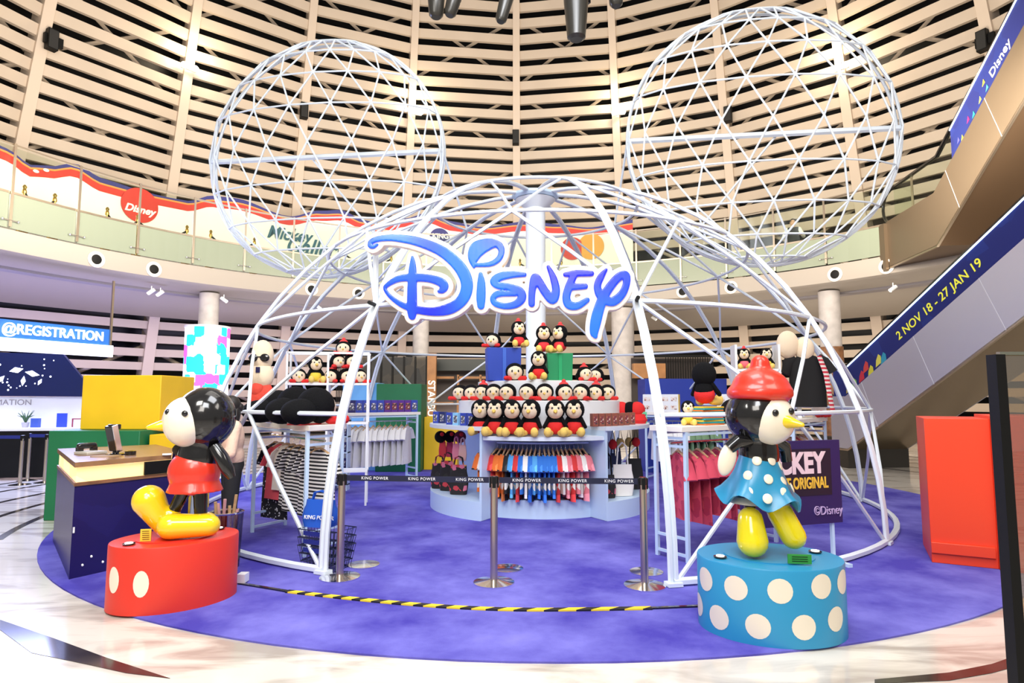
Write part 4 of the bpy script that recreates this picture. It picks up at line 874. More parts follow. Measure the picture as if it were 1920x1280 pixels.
# white printed boxes on the back right table
for i, (x, y) in enumerate([(2.72, 12.18), (3.02, 11.98), (3.9, 11.4)]):
    t = thing('printed_box', 'white box printed with brown cartoon lettering, %s on back right table' % nth(i, 3), 'box', (x, y, zt), R(-25), 'white printed boxes on the back right table')
    B().box((0, 0, .17), (.33, .15, .34)).build('carton', white_lac, t, bevel=.004); B().box((.168, 0, .17), (.006, .152, .34)).build('yellow_edge', mat('yellow_edge', (.85, .6, .1), .5), t)
    for a in (-.08, .08):
        for z in (.09, .25): B().box((a, -.077, z), (.11, .002, .075)).build('print_patch', blotch_mat('brown_print', (.85, .8, .74), [(.25, .1, .08), (.8, .6, .5)], 45, thr=.6), t)
# picture books stacked on the right table
for i in range(11):
    c = [('orange', (.8, .2, .04)), ('teal', (.02, .35, .36)), ('yellow', (.85, .55, .05)), ('teal', (.02, .35, .36))][i % 4]
    o = B().box((0, 0, .008), (.34, .24, .016)).build('soft_notebook', mat('book_'+c[0], c[1], .5), loc=(2.0+random.uniform(-.012, .012), 6.55, zt+.001+.0172*i), rot=(0, 0, .62+random.uniform(-.06, .06)), bevel=.004)
    tag(o, '%s folded cloth book in pile on right table, %s' % (c[0], 'topmost' if i == 10 else 'lowest' if i == 0 else ORD[i]+' from the table' if i < 6 else ORD[10-i]+' from the top'), 'book', 'pile of folded cloth books on the right table')
put(P_SIT, Vector((2.02, 6.58, zt+.195)), 2.6, 1.1, 'black plush seen from behind sitting on the book pile', 'plush toys on the right table')
put(P_YEL, Vector((1.82, 6.50, zt)), -.2, .6, 'small plush in yellow outfit left of the book pile', 'plush toys on the right table')
put(P_LIE, Vector((2.42, 6.90, zt)), 2.0, 1.15, 'black plush lying right of the book pile', 'plush toys on the right table')
# big plush on the left table
zt1 = 1.3+CZ
for i, (x, y, sc, rz) in enumerate([(-2.92, 7.5, 1.25, 1.1), (-2.68, 7.2, 1.6, 2.4), (-2.38, 6.9, 1.75, 2.9), (-2.07, 6.62, 1.7, 2.7)]):
    put(P_LIE, Vector((x, y, zt1)), rz, sc, 'large black plush lying with its back turned on left table, %s of four' % nth(i, 4), 'large plush toys on the left table')
for i in range(5):
    c = [(.7, .05, .05), (.8, .77, .7)][i % 2]
    o = B().box((0, 0, .008), (.3, .18, .016)).build('folded_shirt', mat('fold_%d' % (i % 2), c, .8), loc=(-2.0, 6.58, zt1+.002+.0172*i), rot=(0, 0, 1.1+.04*i)); o.location = (-2.15+.0*i, 6.52, zt1+.001+.0172*i)
    tag(o, '%s folded shirt in small pile at left table corner, %s' % (('red', 'cream')[i % 2], ['lowest', 'second from the table', 'middle', 'second from the top', 'topmost'][i]), 'shirt', 'folded shirts on the left table')
# cream and red cushion figures on left table end
t = thing('cushion_tower', 'tall cream plush cushions wearing dark glasses above a red cloth', 'cushion', (-3.12, 7.8, zt1))
B().box((0, 0, .25), (.05, .05, .5)).build('stand', white_lac, t)
q = B(); q.ell((0, 0, .80), (.135, .12, .20)); q.ell((-.0, 0, .55), (.145, .13, .17)); cu = q.build('cream_cushion', cream_plush, t)
q = B(); q.ell((-.07, -.11, .77), (.06, .02, .05)); q.ell((.07, -.11, .77), (.06, .02, .05)); q.box((0, -.125, .78), (.04, .01, .01)); q.build('dark_glasses', gloss_black, cu)
q = B(); q.ell((0, 0, .28), (.16, .12, .22)); q.ell((-.02, -.08, .38), (.08, .05, .09)); q.build('red_cloth', mat('tomato_cloth', (.75, .07, .04), .8, bump=.3), t)
B().box((.0, -.13, .62), (.05, .01, .07)).build('price_tag', navy, t)
# free shelf unit with plush (back left inside dome)
t = thing('wire_shelf', 'white framed shelf with small plush toys behind left table', 'shelf', (-2.75, 9.4, CZ), R(10))
for x in (-.58, -.0, .58): B().box((x, -.15, 1.12), (.03, .03, 2.25)).build('upright', white_lac, t); B().box((x, .15, 1.12), (.03, .03, 2.25)).build('upright', white_lac, t)
for z in (.5, 1.2, 1.78): B().box((0, 0, z), (1.2, .34, .03)).build('shelf_board', white_lac, t)
for y in (-.15, .15): B().box((0, y, 2.24), (1.2, .03, .03)).build('top_bar', white_lac, t)
sh = [(-.44, 0, 0, 'L'), (-.2, 0, 0, 'Y'), (.05, -.04, 0, 'H'), (.24, -.03, 0, 'L'), (.44, -.02, 0, 'L'), (.12, -.02, .22, 'L'), (.32, -.02, .22, 'P'), (.2, 0, .42, 'H')]
for i, (x, y, z, kd) in enumerate(sh):
    c, s_ = cos(R(10)), sin(R(10)); p = Vector((-2.75+x*c-y*s_, 9.4+x*s_+y*c, CZ+1.796+z))
    put({'L': P_LIE, 'Y': P_YEL, 'H': P_LIEH, 'P': P_LIE}[kd], p, .3+random.uniform(-.5, .5), .95, 'small plush with cream face on white framed shelf, %s %s' % (('bottom row' if z == 0 else 'upper pile'), ['leftmost', 'second', 'third', 'fourth', 'rightmost', 'left one', 'right one', 'topmost one'][i]), 'plush toys on the white framed shelf')
# right hand display on far right table
zt5 = 1.3+CZ
t = thing('display_figure', 'cream rounded mitten shapes on stand wearing a loose black shirt', 'display', (4.0, 8.75, zt5), R(-10))
B().box((0, 0, .3), (.05, .05, .6)).build('stand', white_lac, t)
q = B(); q.ell((-.12, 0, 1.02), (.15, .12, .20)); q.ell((.10, 0, .95), (.13, .11, .18)); q.ell((-.32, 0, .72), (.12, .1, .26)); q.ell((-.3, -.05, .38), (.2, .12, .2)); q.build('cream_mittens', cream_plush, t)
g_ = garment_mesh('tee', .5, .70, .26, 3).build('black_shirt', mat('black_cloth', (.008, .008, .009), .9), t); g_.location = (.12, 0, .95)
q = B(); q.tube([(.26, -.1, .85), (.33, -.14, .6), (.36, -.15, .3), (.4, -.14, .05)], [.05, .06, .05, .05], 8, squash=.4); q.build('striped_scarf', stripe_mat('scarf_stripes', (.6, .03, .06), (.8, .75, .7), 18, 2), t)
bag('tote_bag', 'small white tote bag at the far right table edge', wt, Vector((4.42, 9.05, zt5)), .2, .27, .08, -.3, handle=.2)
for i, (x, y) in enumerate([(4.36, 8.93), (4.48, 9.08)]):
    t = thing('hair_bow', 'red fabric bow on far right table, %s of two' % ('left', 'right')[i], 'bow', (x, y-.08, zt5), 0, 'red bows on the far right table')
    q = B(); q.ell((-.05, 0, .05), (.05, .03, .05)); q.ell((.05, 0, .05), (.05, .03, .05)); q.ell((0, 0, .05), (.02, .03, .025)); q.build('bow_loops', red_plush, t)
t = thing('wire_shelf', 'white wall shelf with pink and yellow plush behind the right statue', 'shelf', (3.35, 8.6, CZ), R(-8))
for x in (-.28, .28):
    B().box((x, 0, 1.15), (.03, .3, 2.3)).build('upright', white_lac, t)
for z in (.5, 1.2, 1.95): B().box((0, 0, z), (.56, .3, .03)).build('shelf_board', white_lac, t)
put(P_PINK, Vector((3.2, 8.6, CZ+1.967)), -.3, .7, 'plush in pink outfit and red headwear on white wall shelf', 'plush toys on the white wall shelf')
put(P_YEL, Vector((3.5, 8.58, CZ+1.967)), -.3, .7, 'plush in yellow outfit on white wall shelf', 'plush toys on the white wall shelf')
# blocks behind
def block(lab, nm, x0, x1, y0, dp, h, m, z0=0, rz=0, bev=.01):
    o = B().box((0, 0, h/2), (x1-x0, dp, h)).build(nm, m, loc=((x0+x1)/2, y0+dp/2, z0+CZ), rot=(0, 0, rz), bevel=bev); return tag(o, lab, 'display block')
grn = mat('green_painted_board', (.006, .16, .055), .55, var=.08, vscale=2); yel = mat('yellow_painted_board', (.90, .56, .010), .5, var=.05, vscale=2); sky = mat('sky_board', (.16, .45, .8), .5); rbl = mat('royal_board', (.02, .05, .4), .5)
block('tall green painted block behind the white dresses', 'green_block', -2.92, -1.95, 13.5, .9, 1.87, grn)
block('light blue painted block left of the tall green block', 'blue_block', -3.7, -2.93, 13.7, .7, 1.9, sky)
block('low mustard yellow block right of the tall green block', 'yellow_block', -1.94, -1.2, 13.9, .7, 1.15, yel)
block('royal blue block behind back right table', 'blue_block', 2.85, 4.6, 13.4, .8, 1.98, rbl)
block('low white plinth left of the back left table', 'white_plinth', -3.75, -3.05, 10.6, .7, .68, white_lac)
t = thing('box_rack', 'slim blue rack of small navy cartons beside the white plinth', 'rack', (-2.93, 10.9, CZ))
for x in (-.11, .11): B().box((x, 0, .62), (.02, .2, 1.24)).build('upright', pale_blue, t)
for j in range(5): B().box((0, 0, .1+.27*j), (.24, .22, .02)).build('shelf_board', pale_blue, t)
for j in range(4):
    for x in (-.05, .05):
        c_ = pbox(MC['night_carton'], .08, .09, .16, pic_w); c_.location = (-2.93+x, 10.88, CZ+.112+.27*j); tag(c_, 'small navy carton in slim blue rack, %s shelf, %s side' % (['lowest', 'second', 'third', 'top'][j], 'left' if x < 0 else 'right'), group='navy cartons in the slim rack')
# ------------------------------------------------------------------ left background
def floor_block(lab, nm, x0, x1, y0, dp, h, m, z0=0, rz=0):
    o = B().box((0, 0, h/2), (x1-x0, dp, h)).build(nm, m, loc=((x0+x1)/2, y0+dp/2, z0), rot=(0, 0, rz), bevel=.01); return tag(o, lab, 'display block')
floor_block('dark green painted block behind the service counter', 'green_block', -6.1, -4.9, 8.3, 1.3, 1.16, grn)
floor_block('bright yellow block resting on the dark green block', 'yellow_block', -5.9, -4.82, 8.6, .9, .74, yel, 1.162)
floor_block('tall yellow block standing right of the dark green block', 'yellow_block', -4.86, -4.4, 8.45, .8, 1.1, yel)
wall_w = mat('white_panel_lit', (.88, .88, .9), .4)
t = thing('reception_desk', 'long white reception desk wall with grey lettering at far left', 'reception desk', (-10.2, 12.9, 0), R(8))
B().box((0, 0, 1.3), (4.2, .15, .62)).build('back_wall', wall_w, t); B().box((0, -.35, .97), (4.2, .7, .05)).build('desk_top', wall_w, t); B().box((0, -.66, .5), (4.2, .06, .9)).build('desk_front', black_m, t)
text('lettering', 'INFORMATION', .16, (-.25, -.08, 1.49), (pi/2, 0, 0), mat('grey_lettering', (.35, .33, .36), .5), t, sx=1.1)
t = thing('led_screen', 'dark angled display screen with glowing white star shapes at far left', 'screen', (-9.6, 12.8, 1.63), R(8))
B().slab([(-1.8, 0, 0), (1.05, 0, -.02), (.35, 0, .85), (-1.8, 0, .9)], (0, .08, 0)).build('screen_panel', mat('screen_navy', (.006, .012, .06), .2), t)
gl = led_mat('screen_glow', (.75, .78, 1), 4)
for (x, z, s_) in [(-.5, .52, .13), (-.2, .45, .14), (-.36, .30, .10), (-.78, .33, .10), (-.92, .42, .08), (-.05, .28, .07)]:
    a = x*9; B().slab([(x+s_*cos(a+k*pi/2+(0 if k % 2 else .3))*(1 if k % 2 else .45), -.002, z+s_*sin(a+k*pi/2)*(1 if k % 2 else .45)) for k in range(4)], (0, -.006, 0)).build('light_star', gl, t)
for k in range(26):
    x, z = random.uniform(-1.1, .2), random.uniform(.1, .75); r_ = random.uniform(.008, .02); B().ell((x, -.004, z), (r_, .004, r_), n=8, m=5).build('light_speck', gl, t)
D0 = Vector((-10.2, 12.9, 0)); cr8, sr8 = cos(R(8)), sin(R(8))
def desk(u, v, z): return Vector((D0.x+u*cr8-v*sr8, D0.y+u*sr8+v*cr8, z))
leafm = mat('leaf_green', (.05, .12, .04), .6)
for i, (u, l) in enumerate([(.38, 'left'), (1.72, 'right')]):
    t = thing('potted_plant', 'small spiky potted plant on reception desk, %s one' % l, 'plant', desk(u, -.3, .996), 0, 'potted plants on the reception desk')
    B().lathe([(.05, 0), (.07, .1), (.06, .1)], n=16).build('pot', conc, t)
    q = B()
    for k in range(14):
        a = k*2.4; q.tube([(0, 0, .09), (.05*cos(a), .05*sin(a), .2), (.14*cos(a), .14*sin(a), .24+.05*(k % 3))], [.012, .012, .002], 5)
    q.build('leaves', leafm, t)
o = B().box((0, 0, .14), (.19, .02, .28)).build('notice_stand', mat('blue_sign', (.03, .07, .6), .4), loc=desk(1.05, -.3, .996), rot=(0, 0, R(8))); tag(o, 'upright blue notice board on white reception desk', 'notice')
t = thing('picture_stand', 'small dark red open picture frame on the white reception desk', 'frame', desk(1.36, -.3, .996), R(8))
q = B(); q.box((-.11, 0, .08), (.02, .02, .16)); q.box((.11, 0, .08), (.02, .02, .16)); q.box((0, 0, .165), (.24, .02, .02)); q.build('frame_bars', mat('wine_red', (.3, .03, .05), .5), t)
o = B().box((0, 0, .09), (.15, .08, .18)).build('leaflet_holder', mat('blue_plastic', (.05, .1, .4), .4), loc=desk(.58, -.32, .996)); tag(o, 'blue leaflet holder beside the left potted plant', 'leaflet holder')
t = thing('registration_sign', 'long hanging illuminated sign with glowing white REGISTRATION letters', 'sign', (-8.41*1.385, 10.48*1.385, 1.6+.78*1.385), R(66.5)); t.scale = (1.385,)*3
B().box((-.4, 0, .10), (4.2, .08, .22)).build('light_bar', led_mat('bar_glow', (.9, .93, 1), 1.1), t); B().box((-.4, .03, .36), (4.2, .02, .32)).build('blue_back_panel', led_mat('sky_panel', (.02, .14, .55), .35), t)
text('lettering', '@REGISTRATION', .245, (.66, -.03, .36), (pi/2, 0, 0), led_mat('letter_glow', (.95, .97, 1), 2.2), t, ext=.012, bold=.002, sx=.88)
B().box((1.66, 0, .72), (.035, .035, 1.5)).build('hanging_pole', steel, t)
for i, (x, dp) in enumerate([(41, 11.6), (55, 12.2), (87, 11.9)]):
    p = W(x, 850, dp); stanchion((p.x, p.y-0, 0), 'slim queue post near reception desk, %s of three' % nth(i, 3), 'queue posts near the reception desk').location.z = 0
for i, (xa, xb, dp) in enumerate([(0, 41, 11.6), (56, 87, 12.0)]):
    a, c = W(xa, 812, dp), W(xb, 812, dp); a.z = c.z = .87; m_ = (a+c)/2; t = thing('queue_belt', 'blue retractable belt between far queue posts, %s span' % ('left', 'right')[i], 'belt', m_, math.atan2((c-a).y, (c-a).x), 'belts near the reception desk')
    B().box((0, 0, 0), ((c-a).length, .004, .06)).build('webbing', mat('blue_belt', (.01, .02, .2), .6), t)
def track_spot(x, y, dp, lab, tilt):
    p = W(x, y, dp); p.z = 4.6; t = thing('track_spotlight', lab, 'spotlight', p, 0, 'small white spotlights under the balcony')
    B().tube([(0, 0, 0), (0, 0, .14)], .015, 6).build('stem', white_lac, t); B().tube([(-.09*tilt, 0, -.08), (.08*tilt, 0, .04)], .055, 12).build('lamp_can', white_lac, t)
    B().lathe([(.045, -.005), (.045, .005)], n=16).build('lens', led_mat('lens_glow', (1, .97, .9), 4), t, loc=(-.092*tilt, 0, -.082), rot=(0, .9*tilt, 0))
    return t
for i, (x, dp, s_) in enumerate([(281, 17.5, 1), (298, 17.8, 1), (418, 19, -1), (595, 20.5, -1), (753, 22, -1), (832, 23.5, -1), (1226, 23.5, -1), (1678, 17, 1)]):
    track_spot(x, 600, dp, 'small white spotlight under the balcony ceiling, %s' % nth(i, 8), s_)
# ------------------------------------------------------------------ shop fronts far behind
t = thing('shop_front', 'dark framed shop front with glass panes and brown pillar lettering', 'shop', (-3.3, 21.5, 0))
def X_(px, dp): return (px-960)/F*dp*1.0
x0, x1 = X_(672, 21.5)+3.3, X_(800, 21.5)+3.3
B().box(((x0+x1)/2, .6, 1.5), (x1-x0, .05, 3.0)).build('interior_wall', blotch_mat('shop_interior', (.10, .07, .05), [(.25, .17, .1), (.04, .03, .03), (.4, .3, .2)], 2.2, thr=.4), t)
for k in range(7):
    x = x0+(x1-x0)*k/6; B().box((x, 0, 1.5), (.06, .08, 3.0)).build('mullion', black_m, t)
for z in (3.05, 1.9, .05): B().box(((x0+x1)/2, 0, z), (x1-x0+.06, .08, .07)).build('cross_rail', black_m, t)
for k in range(14): B().box((x0-.02-.055*k, 0, 1.6), (.018, .05, 3.0)).build('screen_rod', black_m, t)
for k in range(6):
    a, c = x0+(x1-x0)*k/6+.03, x0+(x1-x0)*(k+1)/6-.03; B().box(((a+c)/2, .02, 1.5), (c-a, .006, 3.0)).build('glass_pane', glass_mat('shop_glass', (.6, .6, .58), .15), t)
px_ = X_(810, 21.5)+3.3; B().box((px_, 0, 1.55), (.30, .25, 3.1)).build('brown_pillar', mat('brown_timber', (.33, .15, .05), .5, var=.2, vscale=3), t)
text('lettering', 'STARBUCKS', .34, (px_, -.14, 1.25), (pi/2, pi/2, 0), white_txt, t, bold=.008)
t = thing('shop_front', 'brown timber shop shelving seen left of the display column', 'shop', (-1.7, 22.5, 0))
B().box((0, .5, 1.5), (2.2, .05, 3.0)).build('interior_wall', mat('shop_dark', (.03, .022, .02), .6), t)
for x in (-.75, .15, .95): B().box((x, 0, 1.4), (.7, .3, .06)).build('timber_shelf', MC['brown_timber'], t); B().box((x, 0, 2.3), (.75, .3, .08)).build('timber_shelf', MC['brown_timber'], t); B().box((x-.38, 0, 1.4), (.07, .3, 2.0)).build('timber_post', MC['brown_timber'], t)
B().box((0, 0, 2.75), (2.2, .1, .4)).build('dark_fascia', mat('green_black', (.006, .012, .01), .4), t)
t = thing('shop_front', 'dark shop front with slim vertical rods right of the display', 'shop', (5.6, 21.5, 0))
B().box((0, .5, 1.5), (2.8, .05, 2.95)).build('interior_wall', MC['shop_dark'], t)
for k in range(20): B().box((-.3+.085*k, 0, 1.5), (.02, .05, 2.95)).build('screen_rod', black_m, t)
for x in (-1.2, -.6): B().box((x, 0, 2.5), (.5, .3, .5)).build('timber_cabinet', MC['brown_timber'], t)
B().box((0, 0, 3.0), (2.8, .1, .08)).build('cross_rail', black_m, t)
# ------------------------------------------------------------------ escalators
def escal(lab, F0, z0, hd, slope, s0, s1, flat, panel, under, stripm, hp=1.2, hs=.7, wd=1.5, clear_to=None):
    """F0 ground point of the near side face foot; hd horizontal run direction; flat = landing length before the rise"""
    hd = Vector((hd[0], hd[1], 0)).normalized(); sd = Vector((-hd.y, hd.x, 0));
    if sd.x < 0: sd = -sd
    t = thing('escalator', lab, 'escalator', (F0[0], F0[1], z0)); th_ = math.atan(slope)
    def bz(s_): return 0 if s_ < flat else (s_-flat)*slope
    S = [s0, flat, s1] if s0 < flat else [s0, s1]
    def face(off, w, za, zb, nm, m, Sx=S):
        q = B(); vs = []
        for s_ in Sx:
            p = hd*s_+Vector((0, 0, bz(s_)))
            for o_, z in ((off, za), (off+w, za), (off+w, zb), (off, zb)): vs.append(p+sd*o_+Vector((0, 0, z)))
        n = len(Sx); q.add(vs, [(j*4+k, j*4+(k+1) % 4, (j+1)*4+(k+1) % 4, (j+1)*4+k) for j in range(n-1) for k in range(4)]+[(3, 2, 1, 0), (4*n-4, 4*n-3, 4*n-2, 4*n-1)]); return q.build(nm, m, t, smooth=False)
    face(0, .03, 0, hp, 'side_panel', panel); face(wd-.03, .03, 0, hp, 'side_panel', panel)
    face(.02, wd-.04, 0, .04, 'underside', under); face(0, .05, -.03, .02, 'lower_edge', steel)
    s = max(S[0], S[0])
    face(.10, .05, hp, hp+hs, 'balustrade', stripm, [x for x in (S if clear_to is None else [clear_to, s1])])
    if clear_to is not None: face(.10, .02, hp, hp+hs, 'clear_balustrade', clear, [S[0]+.3, flat, clear_to])
    face(wd-.15, .05, hp, hp+hs, 'balustrade', clear); face(.08, .09, hp+hs, hp+hs+.05, 'handrail', gloss_black); face(wd-.17, .09, hp+hs, hp+hs+.05, 'handrail', gloss_black)
    face(.075, .02, hp+hs-.03, hp+hs, 'light_strip', led_mat('edge_glow', (.6, .75, 1), 2.0), [S[-2] if clear_to is None else clear_to, s1] if True else S)
    face(.3, wd-.6, hp-.25, hp-.15, 'steps', mat('step_metal', (.1, .1, .1), .5, .8))
    n = int((s1-flat)/1.55)
    for k in range(n):
        s_ = flat+1.0+1.55*k; p = hd*s_+Vector((0, 0, bz(s_))); q = B(); a = p+sd*-.004; tv = (hd+Vector((0, 0, slope))).normalized(); up = Vector((0, 0, 1)); back = hd*-.45
        q.slab([a, a+tv*.012, a+tv*.012+back+up*(hp-.45*slope), a+back+up*(hp-.45*slope)], sd*.006); q.build('panel_joint', mat('joint_light', (.6, .6, .66), .4), t)
    # handrail end loop
    p = hd*S[0]+Vector((0, 0, hp+hs/2)); q = B(); q.tube([p+sd*.125+hd*(.0-hs/2*sin(a*pi/8))+Vector((0, 0, hs/2*cos(a*pi/8))) for a in range(9)], .04, 8); q.build('rail_return', gloss_black, t)
    return t, hd, sd, th_, bz
steel_p = mat('satin_steel_panel', (.50, .50, .62), .33, .5); bronze = mat('bronze_panel', (.19, .145, .10), .4, .6); under_m = mat('bronze_soffit', (.34, .27, .18), .22, .7)
strip = blotch_mat('navy_festive_print', (.006, .012, .13), [(.008, .02, .17), (.006, .016, .15)], 2.5, thr=.6, emit=.1)
t, hd, sd, th_, bz = escal('lower escalator with blue dated banner rising right from the floor', (7.6, 14.3), .42, (.131, -.99), .555, -.55, 8.6, 0, steel_p, under_m, strip)
B().prism([(0, 0), (1.5, .2), (1.4, 1.2), (-.1, 1.0)], -.42, .25).build('foot_housing', mat('dark_housing', (.03, .025, .02), .4), t)
def on_strip(t, s_, zc, hp=1.2):
    return hd*s_+Vector((0, 0, bz(s_)+hp+zc))+sd*.094
def face_text(t, s, size, s_, zc, m, up_=th_):
    ex = (hd+Vector((0, 0, math.tan(th_)))).normalized(); nz = -sd; ey = nz.cross(ex)
    M = Matrix((ex, ey, nz)).transposed(); o = text('lettering', s, size, on_strip(t, s_, zc), M.to_euler(), m, t, ext=.003, bold=.002); return o
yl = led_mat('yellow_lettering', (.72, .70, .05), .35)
face_text(t, '2 NOV 18 - 27 JAN 19', .25, 2.6, .33, yl)
fest = [(.45, .18, (.55, .02, .05)), (.75, .12, (.65, .6, .05)), (1.0, .2, (.7, .65, .1)), (1.15, .15, (.02, .3, .45)), (.6, .3, (.6, .05, .05)), (.2, .15, (.2, .5, .1)), (.0, .2, (.6, .5, .1)), (4.9, .25, (.6, .02, .05)), (5.15, .2, (.02, .35, .2)), (5.05, .35, (.7, .05, .05))]
for i, (s_, z, c) in enumerate(fest):
    p = on_strip(t, s_, z); q = B(); q.slab([p+hd*dx+Vector((0, 0, dx*.55+dz)) for dx, dz in ((-.09, -.09), (.09, -.09), (.07, .06), (.0, .14), (-.07, .05))], sd*-.003); q.build('festive_print', mat('festive_%d' % i, c, .5), t)
t, hd, sd, th_, bz = escal('upper escalator with bronze side panels rising from the balcony landing', (10.15, 16.6), 5.08, (-.141, -.99), .60, 0, 10.5, 2.45, bronze, mat('bronze_soffit_dark', (.2, .13, .08), .3, .85), strip, hp=1.25, hs=.85, clear_to=3.1)
face_text(t, 'Disney', .27, 4.95, .42, white_txt)
for i, (s_, z, c) in enumerate([(3.4, .3, (.1, .1, .4)), (3.55, .2, (.5, .6, .05)), (3.8, .35, (.6, .02, .15)), (4.0, .25, (.02, .4, .3)), (4.25, .3, (.5, .6, .1)), (4.5, .28, (.05, .3, .3)), (4.4, .5, (.6, .5, .05))]):
    p = on_strip(t, s_, z, 1.25); q = B(); q.slab([p+hd*dx+Vector((0, 0, dx*.6+dz)) for dx, dz in ((-.05, -.05), (.05, -.05), (.0, .07))], sd*-.003); q.build('festive_print', mat('festive_u%d' % i, c, .5), t)
B().box((.75, .35, .55), (1.7, .8, 1.3)).build('landing_box', bronze, t)
# ------------------------------------------------------------------ red box and glass panel at right
e_ = Vector((.88, -.475)).normalized(); n_ = Vector((e_.y, -e_.x)); c0 = Vector((4.05, 6.19))
t = thing('red_cabinet', 'big bright red cabinet block with low ledge near right edge', 'cabinet', (c0.x, c0.y, CZ), math.atan2(e_.y, e_.x))
rp_ = mat('orange_red_paint', (.80, .055, .015), .38)
B().box((.26, .42, .69), (.52, .84, 1.38)).build('left_block', rp_, t, bevel=.004); B().box((1.35, .38, .705), (1.66, .9, 1.41)).build('right_block', rp_, t, bevel=.004)
B().box((.25, -.012, .145), (.5, .03, .10)).build('ledge', rp_, t, bevel=.004)
t = thing('glass_stand', 'tall glass panel with black edge post closest at right edge', 'glass panel', (1.83, 2.36, 0))
q = B(); q.box((0, 0, .88), (.036, .05, 1.76)); q.build('black_post', black_m, t); B().box((.5, .0, .88), (.96, .012, 1.75)).build('tinted_pane', glass_mat('tinted_glass', (.66, .58, .42), .25, .01), t)
B().box((.5, 0, 1.765), (.98, .02, .012)).build('top_edge', glass_mat('edge_glass', (.6, .7, .5), .3), t)
B().box((.45, 0, .012), (1.0, .3, .024)).build('foot_plate', black_m, t)
# ------------------------------------------------------------------ dark sign board behind the right statue
t = thing('sign_board', 'dark purple sign board with pink and yellow title lettering behind statue', 'sign board', (2.1, 5.84, CZ), math.atan2(.36, 1.1))
B().box((.58, 0, .775), (1.16, .03, .79)).build('board', mat('deep_purple_print', (.022, .008, .09), .5), t); B().box((.57, -.018, .87), (.94, .004, .44)).build('dark_panel', mat('plum_black', (.012, .003, .018), .5), t)
text('lettering', 'MICKEY', .27, (.57, -.022, .95), (pi/2, 0, 0), mat('pale_pink_lettering', (.85, .62, .66), .5), t, bold=.012, sx=.82)
text('lettering', 'THE TRUE ORIGINAL', .145, (.57, -.022, .765), (pi/2, 0, 0), mat('amber_lettering', (.85, .5, .05), .5), t, bold=.004, sx=.62)
text('lettering', '\u00a9Disney', .115, (.985, -.022, .50), (pi/2, 0, 0), mat('lilac_lettering', (.55, .4, .65), .5), t, sx=.85)
for x in (.1, 1.06): B().box((x, .02, .2), (.03, .03, .4)).build('leg', pale_blue, t); B().box((x, .02, .015), (.05, .4, .03)).build('foot', pale_blue, t)
# ------------------------------------------------------------------ baskets, bag, bin
bk = mat('navy_wire', (.01, .015, .06), .4)
for i in range(3):
    z = i*.075; t = thing('shopping_basket', 'navy wire shopping basket, %s of the stack of three' % ('lowest', 'middle', 'topmost')[i], 'basket', (-1.74, 6.02, CZ+z), R(-25), 'stacked shopping baskets beside the left dome foot')
    q = B()
    for zz, sc in ((0.005, .82), (.07, .88), (.14, .94), (.21, 1.0)): q.tube([(x*.22*sc, y*.15*sc, zz) for x, y in ((-1, -1), (1, -1), (1, 1), (-1, 1))], .005, 5, closed=True)
    for k in range(11):
        u = -1+2*k/10
        for s_ in (-1, 1): q.tube([(u*.22*.82, s_*.15*.82, .005), (u*.22, s_*.15, .21)], .003, 4)
        q.tube([(u*.22*.82, -.15*.82, .005), (u*.22*.82, .15*.82, .005)], .003, 4)
    for k in range(8):
        u = -1+2*k/7
        for s_ in (-1, 1): q.tube([(s_*.22*.82, u*.15*.82, .005), (s_*.22, u*.15, .21)], .003, 4)
    q.build('wire_body', bk, t); B().box((0, -.152, .18), (.3, .004, .04)).build('front_plate', MC['blue_belt'], t)
t = bag('shopping_bag', 'shiny royal blue shopping bag lying on the basket stack', mat('royal_blue_bag', (.01, .09, .5), .35), Vector((-1.80, 6.0, CZ+.385)), .36, .24, .2, R(-15), handle=.08)
text('lettering', 'KING POWER', .05, (.04, -.098, .09), (pi/2-.2, 0, 0), white_txt, t)
t = thing('umbrella_bin', 'clear round bin holding wooden sticks behind the red podium', 'bin', (-2.70, 6.02, CZ))
B().lathe([(.13, 0), (.155, .5), (.15, .5), (.125, .01)], n=32, closed=True).build('clear_bucket', glass_mat('smoky_plastic', (.55, .5, .48), .15), t); B().lathe([(.153, .495), (.162, .51), (.15, .515), (.145, .5)], n=32, closed=True).build('rim', chrome, t)
for k in range(6):
    a = k*1.1; B().tube([(.05*cos(a), .05*sin(a), .03), (.10*cos(a+.6), .10*sin(a+.6), .52+.03*k)], .014, 8).build('stick', wood if k % 2 else mat('pink_stick', (.75, .4, .4), .5), t)
